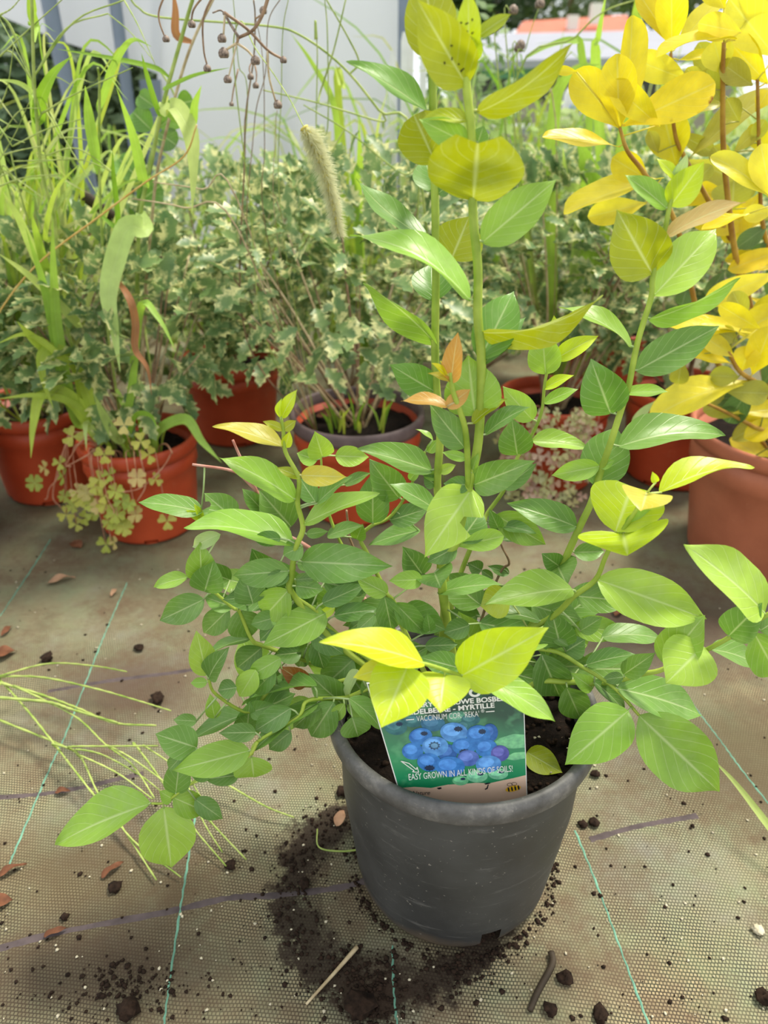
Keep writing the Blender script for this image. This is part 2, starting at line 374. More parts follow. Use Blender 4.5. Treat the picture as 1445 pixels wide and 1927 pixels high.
def px_stems(parent, defs, mat):
    out = {}
    for sid, d in defs.items():
        pts = [Vector(p) if len(p) == 3 and p[0] < 3 and abs(p[0]) < 3 and p[1] < 3 else PY(*p) for p in d['p']]
        sp = smooth_path(pts, 6)
        V, Fc = tube_geo(sp, d['r'][0], d['r'][1], 8)
        mk('stem', V, Fc, d.get('m', mat), parent, origin=pts[0])
        lst = []
        for p in smooth_path(pts, 14):
            dd = p - CAM; z = dd.dot(FW); lst.append((CX + F * dd.dot(RT) / z, CY - F * dd.dot(UP) / z, p.y, p))
        out[sid] = lst
    return out
def lathe(prof, c, segs=64, close=False):
    V, Fc = [], []; n = len(prof)
    for i in range(segs):
        an = 2 * math.pi * i / segs
        for r, z in prof: V.append(Vector((c[0] + r * math.cos(an), c[1] + r * math.sin(an), c[2] + z)))
    for i in range(segs):
        j = (i + 1) % segs
        for k in range(n - 1): Fc.append((i * n + k, j * n + k, j * n + k + 1, i * n + k + 1))
    return V, Fc
def box_geo(x0, y0, z0, x1, y1, z1, V=None, Fc=None):
    V = [] if V is None else V; Fc = [] if Fc is None else Fc; b = len(V)
    for x in (x0, x1):
        for y in (y0, y1):
            for z in (z0, z1): V.append(Vector((x, y, z)))
    Fc += [tuple(b + i for i in f) for f in ((0, 1, 3, 2), (4, 6, 7, 5), (0, 4, 5, 1), (2, 3, 7, 6), (0, 2, 6, 4), (1, 5, 7, 3))]
    return V, Fc
def box(name, x0, y0, z0, x1, y1, z1, mat, parent=None, origin=None):
    V, Fc = box_geo(x0, y0, z0, x1, y1, z1); return mk(name, V, Fc, mat, parent, smooth=False, origin=origin if origin is not None else (None if parent else ((x0 + x1) / 2, (y0 + y1) / 2, z0)))
def blob_geo(c, r, V, Fc, sq=.7, n=5):
    b = len(V); V.append(Vector(c) + Vector((0, 0, r * sq)))
    for k in range(n):
        an = 2 * math.pi * k / n + random.random() * .6; rr = r * random.uniform(.7, 1.25)
        V.append(Vector(c) + Vector((math.cos(an) * rr, math.sin(an) * rr, r * sq * random.uniform(-.3, .3))))
    V.append(Vector(c) - Vector((0, 0, r * sq)))
    for k in range(n):
        k2 = (k + 1) % n; Fc.append((b, b + 1 + k, b + 1 + k2)); Fc.append((b + n + 1, b + 1 + k2, b + 1 + k))

# ---------------------------------------------------------------- setting: floor and what the nursery stands in
V, Fc = [], []
nx, ny = 48, 48; X0, X1, Y0, Y1 = -3.2, 3.2, -.6, 4.0
for j in range(ny + 1):
    for i in range(nx + 1): V.append(Vector((X0 + (X1 - X0) * i / nx, Y0 + (Y1 - Y0) * j / ny, 0)))
for j in range(ny):
    for i in range(nx): a = j * (nx + 1) + i; Fc.append((a, a + 1, a + nx + 2, a + nx + 1))
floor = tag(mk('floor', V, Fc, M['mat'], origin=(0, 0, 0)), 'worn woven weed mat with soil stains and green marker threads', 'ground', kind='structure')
def ground_line(name, pts, w, mat, jag=0, h=.0012):
    P = smooth_path([PZ(x, y, 0) for x, y in pts], 8); V, Fc = [], []
    for i, p in enumerate(P):
        tg = (P[min(i + 1, len(P) - 1)] - P[max(i - 1, 0)]).normalized(); s = Vector((-tg.y, tg.x, 0))
        o = s * (jag * (1 if i % 2 else -1)); ww = w * random.uniform(.7, 1.2)
        V += [p + o - s * ww, p + o + Vector((0, 0, h)), p + o + s * ww]
    for i in range(len(P) - 1):
        for k in range(2): Fc.append((i * 3 + k, i * 3 + k + 1, i * 3 + k + 4, i * 3 + k + 3))
    return mk(name, V, Fc, mat, floor, origin=P[0])
for pts in ([(239, 1097), (207, 1170), (187, 1218), (152, 1308), (118, 1395), (97, 1438), (31, 1594), (17, 1628)],
            [(367, 1535), (353, 1625), (336, 1732), (313, 1891), (306, 1960)], [(1082, 1563), (1125, 1670), (1173, 1801), (1225, 1940)],
            [(1273, 1284), (1319, 1346), (1360, 1400), (1395, 1448), (1460, 1530)], [(752, 1960), (742, 1880), (738, 1780)], [(95, 1015), (60, 1070), (0, 1160)]):
    ground_line('marker_thread', pts, .0011, M['thread'], .0004)
for pts in ([(-20, 1790), (110, 1755), (310, 1717), (430, 1690), (520, 1685), (640, 1670), (695, 1655)], [(1110, 1580), (1200, 1555), (1312, 1535)],
            [(-20, 1502), (110, 1490), (270, 1455)], [(90, 1301), (214, 1280), (318, 1267), (363, 1260)]):
    ground_line('dark_tape', pts, .0034, M['strip'], .0002, .0008)
# field beyond the mat, falling away to a lower yard
V = []; prof = [(4.0, -.002), (5.2, .0), (7, -.35), (10, -1.3), (14, -1.7), (30, -1.7), (60, -1.0)]
for y, z in prof: V += [Vector((-40, y, z)), Vector((40, y, z))]
Fc = [(2 * i, 2 * i + 1, 2 * i + 3, 2 * i + 2) for i in range(len(prof) - 1)]
tag(mk('ground_field', V, Fc, M['fieldgrass'], origin=(0, 4, 0)), 'rough grass ground falling away behind the pots', 'ground', kind='structure')

# polytunnel: film sheets and hoops at the back
tun = thing('polytunnel', (-.9, 3.0, 0), 'pale plastic film side of a polytunnel with grey metal hoops behind the weeds', 'greenhouse')
def sheet(name, pxs, Ys, thick=.004):
    P = [PY(x, y, Y) for (x, y), Y in zip(pxs, Ys)]; Q = [p + Vector((0, thick, 0)) for p in P]; n = len(P)
    Fc = [tuple(range(n)), tuple(reversed(range(n, 2 * n)))] + [(i, i + n, (i + 1) % n + n, (i + 1) % n) for i in range(n)]
    return mk(name, P + Q, Fc, M['film'], tun, smooth=False)
sheet('film_sheet', [(-300, -420), (-300, -60), (0, 30), (110, 76), (270, 128), (300, 140), (300, -420)], [3.0] * 7)
sheet('film_sheet', [(296, -420), (296, 540), (756, 540), (756, -420)], [3.02] * 4)
for pts, r, Y in (([(60, -300), (92, 0), (150, 260), (205, 520)], .026, 2.9), ([(180, -300), (216, 0), (248, 240), (280, 480)], .020, 2.95),
                  ([(766, -300), (762, 0), (760, 200), (758, 420)], .022, 2.96), ([(560, -300), (558, 0), (556, 380)], .012, 3.06)):
    P = [PY(x, y, Y) for x, y in pts]; tube('hoop', P + [Vector((P[-1].x, P[-1].y, -.03))], r, r, M['pole'], tun, 10)
V = [PY(262, 150, 2.98), PY(300, 150, 2.98), PY(325, 540, 2.98), PY(296, 540, 2.98)]
mk('door_panel', V + [p + Vector((0, .02, 0)) for p in V], [(0, 1, 2, 3), (7, 6, 5, 4), (0, 4, 5, 1), (1, 5, 6, 2), (2, 6, 7, 3), (3, 7, 4, 0)], M['pole'], tun, smooth=False)

# far yard: a low shed, a red roofed house, trees, a bench with sacks
shed = thing('shed', (5.0, 16, -1.7), 'long low shed with a grey sheet roof beyond the grass', 'building')
def at(px, py, Y): return PY(px, py, Y)
e0, e1 = at(845, 118, 15), at(1420, 100, 15); r0, r1 = at(905, 64, 18), at(1420, 52, 18)
mk('roof', [e0, e1, r1, r0] + [p - Vector((0, 0, .12)) for p in (e0, e1, r1, r0)], [(0, 1, 2, 3), (7, 6, 5, 4), (0, 4, 5, 1), (1, 5, 6, 2), (2, 6, 7, 3), (3, 7, 4, 0)], M['greyroof'], shed, smooth=False)
box('wall', e0.x + .2, 15.4, -1.7, e1.x, 17.6, e0.z - .1, M['housewall'], shed)
for px0, px1 in ((905, 960), (1015, 1060), (1080, 1105), (1120, 1160), (1180, 1230)):
    a = at(px0, 135, 15.36); b = at(px1, 190, 15.36); box('opening', a.x, 15.34, b.z, b.x, 15.42, a.z, M['darkglass'], shed)
a = at(905, 125, 15.2); b = at(1040, 148, 15.2); box('fascia_sign', a.x, 15.2, b.z, b.x, 15.26, a.z, M['thread'], shed)
house = thing('house', (6.0, 24, -1.5), 'far house with a pinkish red tiled roof above the shed', 'building')
e1 = at(1190, 58, 23); r0, r1 = at(985, 40, 26), at(1180, 28, 26)
e0 = at(968, 64, 23)
mk('roof', [e0, e1, r1, r0] + [p - Vector((0, 0, .2)) for p in (e0, e1, r1, r0)], [(0, 1, 2, 3), (7, 6, 5, 4), (0, 4, 5, 1), (1, 5, 6, 2), (2, 6, 7, 3), (3, 7, 4, 0)], M['redroof'], house, smooth=False)
box('wall', e0.x + .3, 23.4, -1.6, e1.x - .2, 26, e0.z, M['housewall'], house)
for pxx, pyy in ((1078, 42), (1122, 20)):
    c = at(pxx, pyy, 23.5); box('chimney', c.x - .13, 23.4, c.z - .3, c.x + .13, 23.7, c.z + .16, M['white'], house)
def leaf_cloud(name, c, rx, ry, rz, n, size, mat, parent, cols, kind='stuff'):
    V, Fc, UV = [], [], []
    for _ in range(n):
        while True:
            q = Vector((random.uniform(-1, 1), random.uniform(-1, 1), random.uniform(-1, 1)))
            if .45 < q.length < 1: break
        p = Vector(c) + Vector((q.x * rx, q.y * ry, q.z * rz)); s = size * random.uniform(.6, 1.3)
        d = Vector((random.gauss(0, 1), random.gauss(0, 1), random.gauss(0, .6))).normalized(); e = d.orthogonal().normalized()
        b = len(V); V += [p - d * s, p + e * s * .45, p + d * s, p - e * s * .45]; Fc.append((b, b + 1, b + 2, b + 3)); UV += [(.5, 0), (1, .5), (.5, 1), (0, .5)]
    o = mk(name, V, Fc, mat, parent, UV, False, cols)
    if kind: o['kind'] = kind
    return o
for i, (px, py, Y, r, cc, lb) in enumerate(((930, 8, 31, 2.0, (62, 84, 52), 'dark green round tree standing behind the grey shed roof'), (1075, 0, 38, 2.6, (84, 106, 60), 'broad mid green tree rising behind the red roofed house'),
                                   (1260, -10, 30, 2.2, (96, 118, 62), 'light green tree behind the shed beside the yellow shrub'), (815, -5, 24, 1.2, (76, 98, 66), 'greyish green tree beside the end of the polytunnel'))):
    c = at(px, py, Y); tr = thing('tree', (c.x, c.y, -1.5), lb, 'tree', 'trees beyond the yard')
    tube('trunk', [Vector((c.x, c.y, -1.6)), Vector((c.x + .1, c.y, -.3)), Vector((c.x, c.y, c.z + .6))], .22, .12, M['wood'], tr)
    leaf_cloud('crown', (c.x, c.y, c.z + .4), r, r * .8, r * .62, 1500, .22, M['hedge'], tr, lin(*cc))
bench = thing('bench', at(1075, 300, 5.0) * 1, 'grey nursery bench in the grass holding printed sacks', 'bench'); bz = at(1075, 238, 5.0); bench.location = (bz.x, 5.0, 0)
box('bench_top', bz.x - .5, 4.85, bz.z - .03, bz.x + .45, 5.25, bz.z, M['greyroof'], bench)
for sx in (-.46, .40):
    for yy in (4.88, 5.2): box('leg', bz.x + sx, yy, -.005, bz.x + sx + .03, yy + .03, bz.z - .03, M['greyroof'], bench)
def sack(px, wd, ht, lb, stripes):
    c = at(px, 238, 5.0); s = thing('sack', (c.x, 5.0, bz.z), lb, 'sack'); V, Fc = [], []
    for k, (z, f) in enumerate(((0, .85), (.15, 1), (.5, 1.03), (.85, .95), (1, .6))):
        for j in range(10):
            an = 2 * math.pi * j / 10; V.append(Vector((c.x + math.cos(an) * wd / 2 * f, 5.0 + math.sin(an) * .05 * f, bz.z + z * ht)))
    for k in range(4):
        for j in range(10): Fc.append((k * 10 + j, k * 10 + (j + 1) % 10, k * 10 + 10 + (j + 1) % 10, k * 10 + 10 + j))
    Fc += [tuple(reversed(range(10))), tuple(range(40, 50))]
    mk('sack_body', V, Fc, M['white'], s)
    for (ox, oz, w, h) in stripes: box('printed_patch', c.x + ox, 4.945, bz.z + oz, c.x + ox + w, 4.955, bz.z + oz + h, M['bluebag'], s)
sack(1078, .15, .20, 'white sack with small blue printed patches on the bench', [(-.04, .04, .03, .07), (.01, .11, .03, .05)])
sack(1118, .08, .12, 'small white sack with one blue patch on the bench', [(-.02, .03, .04, .05)])

# white plant markers standing in the weeds beyond the film edge
for px, y0, Ys, lb in ((761, 60, 2.4, 'second tallest white stake in the weeds, next to the tallest'), (773, 45, 2.42, 'tallest white plastic stake in the weeds beyond the polytunnel edge'), (797, 100, 2.38, 'short white stake in the weeds on the shed side of the tall ones'), (739, 95, 2.4, 'short white stake in the weeds right against the film edge')):
    a = at(px, y0, Ys); w = .009; tp = .02
    V = [Vector((a.x + sx * (w if z > 0 else w * .35), Ys + sy * .0015, z)) for z in (-.005, .10, a.z - tp, a.z) for sx, sy in ((-1, -1), (1, -1), (1, 1), (-1, 1))]
    for k in range(12, 16): V[k].x = a.x + (V[k].x - a.x) * .55
    Fc = [(q * 4 + k, q * 4 + (k + 1) % 4, q * 4 + 4 + (k + 1) % 4, q * 4 + 4 + k) for q in range(3) for k in range(4)] + [(3, 2, 1, 0), (12, 13, 14, 15)]
    tag(mk('plant_marker', V, Fc, M['white'], smooth=False, origin=(a.x, Ys, 0)), lb, 'stake', 'white stakes in the weeds')

# ---------------------------------------------------------------- pots
def pot(name, label, x, y, rb, rt, h, mat, rim=None, group=None, notch=True, name_key=''):
    o = thing(name, (x, y, 0), label, 'pot', group)
    wt = .004; lipz = h - .022
    body = [(0.0, .004), (rb * .86, .004), (rb * .93, .0), (rb, .006), (rb + .0006, .011), (rb + (rt - rb) * .55, h * .55), (rb + (rt - rb) * .70 + .001, h * .70), (rb + (rt - rb) * .72 + .003, h * .715),
            (rt - .004, lipz), (rt - .004 - wt, lipz), (rb - wt, .012), (0, .012)]
    V, Fc = lathe(body, (x, y, 0), 112)
    if notch:
        def cut(f):
            c = sum((V[q] for q in f), Vector()) / 4; an = math.atan2(c.y - y, c.x - x)
            return any(abs((an + math.pi / 2 - .25 - k * math.pi / 3 + math.pi) % (2 * math.pi) - math.pi) < .125 for k in range(6)) and c.z < .0105 and math.hypot(c.x - x, c.y - y) > rb * .9
        Fc = [f for f in Fc if not cut(f)]
    if name_key == 'terra': AVOID.append(BVHTree.FromPolygons(V, Fc))
    mk('body', V, Fc, mat, o)
    R = [(rt - .006, lipz - .004), (rt + .001, lipz - .003), (rt + .003, lipz + .006), (rt + .003, h - .005), (rt + .001, h - .001), (rt - .003, h), (rt - .007, h - .003), (rt - .008, lipz)]
    V, Fc = lathe(R, (x, y, 0), 56); mk('rim', V, Fc, rim or mat, o)
    if name_key == 'terra': AVOID.append(BVHTree.FromPolygons(V, Fc))
    return o
def soil(label, x, y, z, r, r2, deep=.03, hole=None):
    V, Fc = [], []; rings, segs = 9, 40
    V.append(Vector((x, y, z)))
    for i in range(1, rings + 1):
        rr = r * i / rings
        for k in range(segs):
            an = 2 * math.pi * k / segs; px_, py_ = x + math.cos(an) * rr, y + math.sin(an) * rr
            V.append(Vector((px_, py_, z + .009 * mnoise.noise(Vector((px_ * 45, py_ * 45, z))) - (.004 if i == rings else 0))))
    for k in range(segs): Fc.append((0, 1 + k, 1 + (k + 1) % segs))
    for i in range(rings - 1):
        for k in range(segs): a = 1 + i * segs + k; b = 1 + i * segs + (k + 1) % segs; Fc.append((a, a + segs, b + segs, b))
    b0 = len(V)
    for k in range(segs):
        an = 2 * math.pi * k / segs; V.append(Vector((x + math.cos(an) * r2, y + math.sin(an) * r2, z - deep)))
    for k in range(segs):
        a = 1 + (rings - 1) * segs + k; b = 1 + (rings - 1) * segs + (k + 1) % segs; Fc.append((a, b0 + k, b0 + (k + 1) % segs, b))
    Fc.append(tuple(reversed(range(b0, b0 + segs))))
    return tag(mk('potting_soil', V, Fc, M['soil'], origin=(x, y, z - deep)), label, 'soil', kind='stuff')
# black pot with the blueberry
PX, PYc = .072, .525; RB, RT_, PH = .100, .1215, .233
bp = thing('plant_pot', (PX, PYc, 0), 'black plastic nursery pot with a worn rim holding the blueberry', 'pot')
prof = [(0, .003), (RB * .80, .003), (RB * .88, .0), (RB * .95, .004), (RB * .99, .014), (RB * 1.01, .03), (RB + .012, .13), (RT_ - .008, .207), (RT_ - .0065, .217), (RT_ - .011, .217), (RB + .007, .13), (RB * .95, .02), (0, .012)]
segs = 128; V, Fc = lathe(prof, (PX, PYc, 0), segs); npf = len(prof)
hole_c = PZ(921, 1775, .012); ha = math.atan2(hole_c.y - PYc, hole_c.x - PX)
def in_hole(f):
    c = sum((V[i] for i in f), Vector()) / len(f); an = math.atan2(c.y - PYc, c.x - PX)
    return any(abs((an - ha - k * math.pi / 2 + math.pi) % (2 * math.pi) - math.pi) < .105 for k in range(4)) and .001 < c.z < .024 and (c - Vector((PX, PYc, c.z))).length > RB * .84
Fc = [f for f in Fc if not in_hole(f)]
AVOID.append(BVHTree.FromPolygons(V, Fc)); mk('body', V, Fc, M['pot'], bp)
R = [(a, b + .017) for a, b in ((RT_ - .007, .193), (RT_ - .001, .194), (RT_ + .0022, .199), (RT_ + .0026, .208), (RT_ + .001, .2135), (RT_ - .003, .216), (RT_ - .0065, .2145), (RT_ - .009, .209), (RT_ - .0105, .198), (RT_ - .0105, .193))]
V, Fc = lathe(R, (PX, PYc, 0), 128); AVOID.append(BVHTree.FromPolygons(V, Fc)); mk('rim', V, Fc, M['potrim'], bp)
s_ = soil('dark crumbly potting soil around the blueberry stems', PX, PYc, .199, RT_ - .0105, RT_ - .014, .03)
V, Fc = [], []
for k in range(60):
    an = ha + random.uniform(-.1, .1); rr = random.uniform(RB * .82, RB * .93); blob_geo((PX + math.cos(an) * rr, PYc + math.sin(an) * rr, random.uniform(.004, .016)), random.uniform(.002, .005), V, Fc)
pg = mk('soil_plug', V, Fc, M['crumb'], bp); pg['kind'] = 'stuff'
V, Fc = [], []
for _ in range(420):
    an = random.random() * 6.283; rr = (RT_ - .015) * math.sqrt(random.random()); blob_geo((PX + math.cos(an) * rr, PYc + math.sin(an) * rr, .200 + random.uniform(-.001, .003)), random.uniform(.0012, .0045), V, Fc)
tag(mk('soil_crumbs', V, Fc, M['crumb'], origin=(PX, PYc, .199)), 'loose dark crumbs lying on the soil in the black pot', 'soil', kind='stuff')

# background pots: x, y, base radius, rim radius, height
BACK = [('left_front', -.432, 1.232, .084, .100, .180, 'orange', None, 'orange plastic pot with grass and trailing clover hanging over its rim'),
        ('centre', -.049, 1.305, .098, .120, .195, 'orange', 'darkrim', 'orange plastic pot with a grey rim holding a variegated holly shrub'),
        ('edge', -.795, 1.19, .086, .102, .185, 'orange', 'darkrim', 'orange plastic pot with a grey rim at the end of the row of pots'),
        ('left_back', -.665, 1.375, .088, .106, .185, 'orange', None, 'orange plastic pot in the back row behind the clover pot'),
        ('mid_back', -.34, 1.64, .088, .106, .185, 'orange', None, 'orange plastic pot in shade between the grass pot and the grey rimmed pot'),
        ('pink', .335, 1.42, .090, .108, .180, 'orange', None, 'orange plastic pot covered by pale pink trailing leaves'),
        ('dark', .60, 1.44, .095, .115, .190, 'orange', None, 'orange plastic pot in the gap behind the terracotta pot'),
        ('far', .56, 1.86, .09, .108, .19, 'orange', None, 'orange plastic pot far behind the leafy shoots in the back row'),
        ('terra', .655, 1.135, .118, .152, .236, 'terra', None, 'large terracotta coloured pot holding the yellow leaved shrub')]
BP = {}
for key, x, y, rb, rt, h, m, rim, lb in BACK:
    BP[key] = (x, y, h); pot('plant_pot', lb, x, y, rb, rt, h, M[m], M[rim] if rim else None, 'coloured pots behind the blueberry', notch=(m == 'orange'), name_key=key)
    if key != 'terra': soil('dark soil in the ' + lb.split(' holding')[0].replace(' at the end', ' standing at the end'), x, y, h - .03, rt - .013, rt - .016)
    else: soil('dark soil in the large terracotta coloured pot', x, y, h - .035, rt - .013, rt - .016)

# ---------------------------------------------------------------- the blueberry
blue = thing('blueberry_bush', (PX, PYc + .02, .199), 'leafy blueberry bush with green stems growing in the black pot', 'shrub')
zs = .194
SD = {
 'S1': dict(p=[(.075, .55, zs), (830, 1080, .548), (858, 1021, .546), (882, 915, .544), (900, 830, .542), (906, 690, .54), (899, 594, .54), (899, 504, .54), (890, 400, .54), (888, 266, .54), (878, 163, .538), (872, 90, .536)], r=(.0042, .0026)),
 'S1b': dict(p=[(882, 917, .543), (877, 820, .535), (866, 775, .53), (852, 735, .528), (848, 700, .527)], r=(.0026, .0016)),
 'S2': dict(p=[(.055, .57, zs), (838, 1060, .585), (823, 924, .586), (828, 816, .586), (819, 690, .585), (820, 520, .584), (819, 400, .583), (815, 250, .582), (814, 112, .58)], r=(.0036, .0026)),
 'S3': dict(p=[(.10, .56, zs), (1040, 1110, .565), (1060, 1060, .566), (1091, 991, .567), (1113, 944, .567), (1130, 888, .567), (1149, 833, .566), (1171, 764, .565), (1183, 726, .565), (1200, 643, .563), (1225, 560, .562), (1229, 518, .562), (1250, 435, .56), (1262, 380, .56), (1275, 338, .56)], r=(.0038, .0015)),
 'S4': dict(p=[(.04, .55, zs), (640, 1215, .535), (552, 1120, .528), (549, 1085, .527), (556, 1033, .526), (570, 994, .525), (560, 947, .524), (562, 900, .523), (537, 850, .522), (533, 809, .521), (529, 788, .521)], r=(.0032, .0012)),
 'S5': dict(p=[(.03, .53, zs), (720, 1295, .515), (650, 1313, .505), (580, 1318, .49), (560, 1350, .48), (484, 1396, .468), (474, 1420, .464)], r=(.0024, .0012)),
 'S5b': dict(p=[(.035, .545, zs), (690, 1280, .53), (603, 1290, .52), (517, 1292, .51), (470, 1340, .50), (407, 1307, .495), (392, 1278, .493)], r=(.0024, .0012)),
 'S6': dict(p=[(.04, .56, zs), (690, 1268, .55), (600, 1250, .545), (498, 1216, .54), (473, 1202, .538), (450, 1150, .537), (437, 1143, .537), (379, 1094, .535), (352, 1082, .534)], r=(.0026, .0011)),
 'S6b': dict(p=[(.05, .555, zs), (680, 1230, .54), (620, 1180, .535), (595, 1150, .53), (560, 1125, .53)], r=(.0024, .0012)),
 'S8': dict(p=[(484, 1396, .466), (470, 1420, .463), (430, 1448, .46), (380, 1462, .457), (345, 1485, .455), (310, 1510, .453), (285, 1512, .452)], r=(.0016, .001)),
 'S10': dict(p=[(.10, .53, zs), (960, 1235, .525), (1036, 1224, .515), (1094, 1254, .505), (1157, 1296, .49), (1202, 1346, .478)], r=(.0025, .0013)),
 'S11': dict(p=[(.11, .52, zs), (1000, 1290, .515), (1070, 1284, .51), (1140, 1285, .50), (1210, 1268, .49), (1249, 1259, .485), (1339, 1218, .475), (1445, 1156, .465), (1520, 1110, .46)], r=(.0028, .0016)),
 'S12': dict(p=[(.095, .545, zs), (960, 1215, .53), (1040, 1160, .52), (1080, 1122, .51), (1121, 1090, .505), (1144, 1038, .50), (1190, 971, .495), (1214, 932, .492)], r=(.0030, .0014)),
 'S13': dict(p=[(.08, .575, zs), (850, 1159, .60), (856, 1112, .61), (884, 1035, .62), (910, 985, .63), (917, 966, .635), (950, 919, .64), (975, 858, .645), (1000, 819, .65), (1019, 775, .652), (1026, 715, .655), (1044, 640, .658)], r=(.0028, .0012)),
 'S14': dict(p=[(.09, .51, zs), (960, 1262, .465), (906, 1276, .425), (880, 1277, .414), (862, 1270, .41), (798, 1249, .402), (740, 1246, .396)], r=(.0024, .0012)),
 'S15': dict(p=[(.05, .575, zs), (700, 1060, .61), (679, 1015, .62), (698, 990, .625), (732, 974, .63), (765, 930, .635), (800, 850, .64)], r=(.0024, .0012)),
 'S15b': dict(p=[(660, 1060, .61), (625, 985, .625), (608, 920, .632), (604, 860, .635)], r=(.0018, .001)),
 'S17': dict(p=[(.06, .54, zs), (760, 1190, .53), (743, 1134, .525), (726, 1116, .523)], r=(.002, .0011)),
 'S18': dict(p=[(.09, .565, zs), (900, 1190, .58), (940, 1080, .60), (958, 1060, .60), (945, 1030, .60), (936, 1005, .60)], r=(.0016, .0009), m=M['wood']),
 'S19': dict(p=[(.03, .56, zs), (700, 1150, .58), (640, 1085, .60), (580, 1030, .61), (500, 985, .615), (487, 933, .615), (467, 908, .615), (437, 886, .615), (362, 874, .615)], r=(.003, .0012), m=M['redtwig']),
 'S19b': dict(p=[(487, 933, .615), (467, 890, .615), (452, 860, .615), (438, 828, .615)], r=(.0016, .0012), m=M['redtwig']),
 'S20': dict(p=[(.04, .585, zs), (665, 1030, .63), (655, 985, .63), (652, 960, .63)], r=(.0014, .001), m=M['wood']),
}
ST = px_stems(blue, SD, M['stem'])
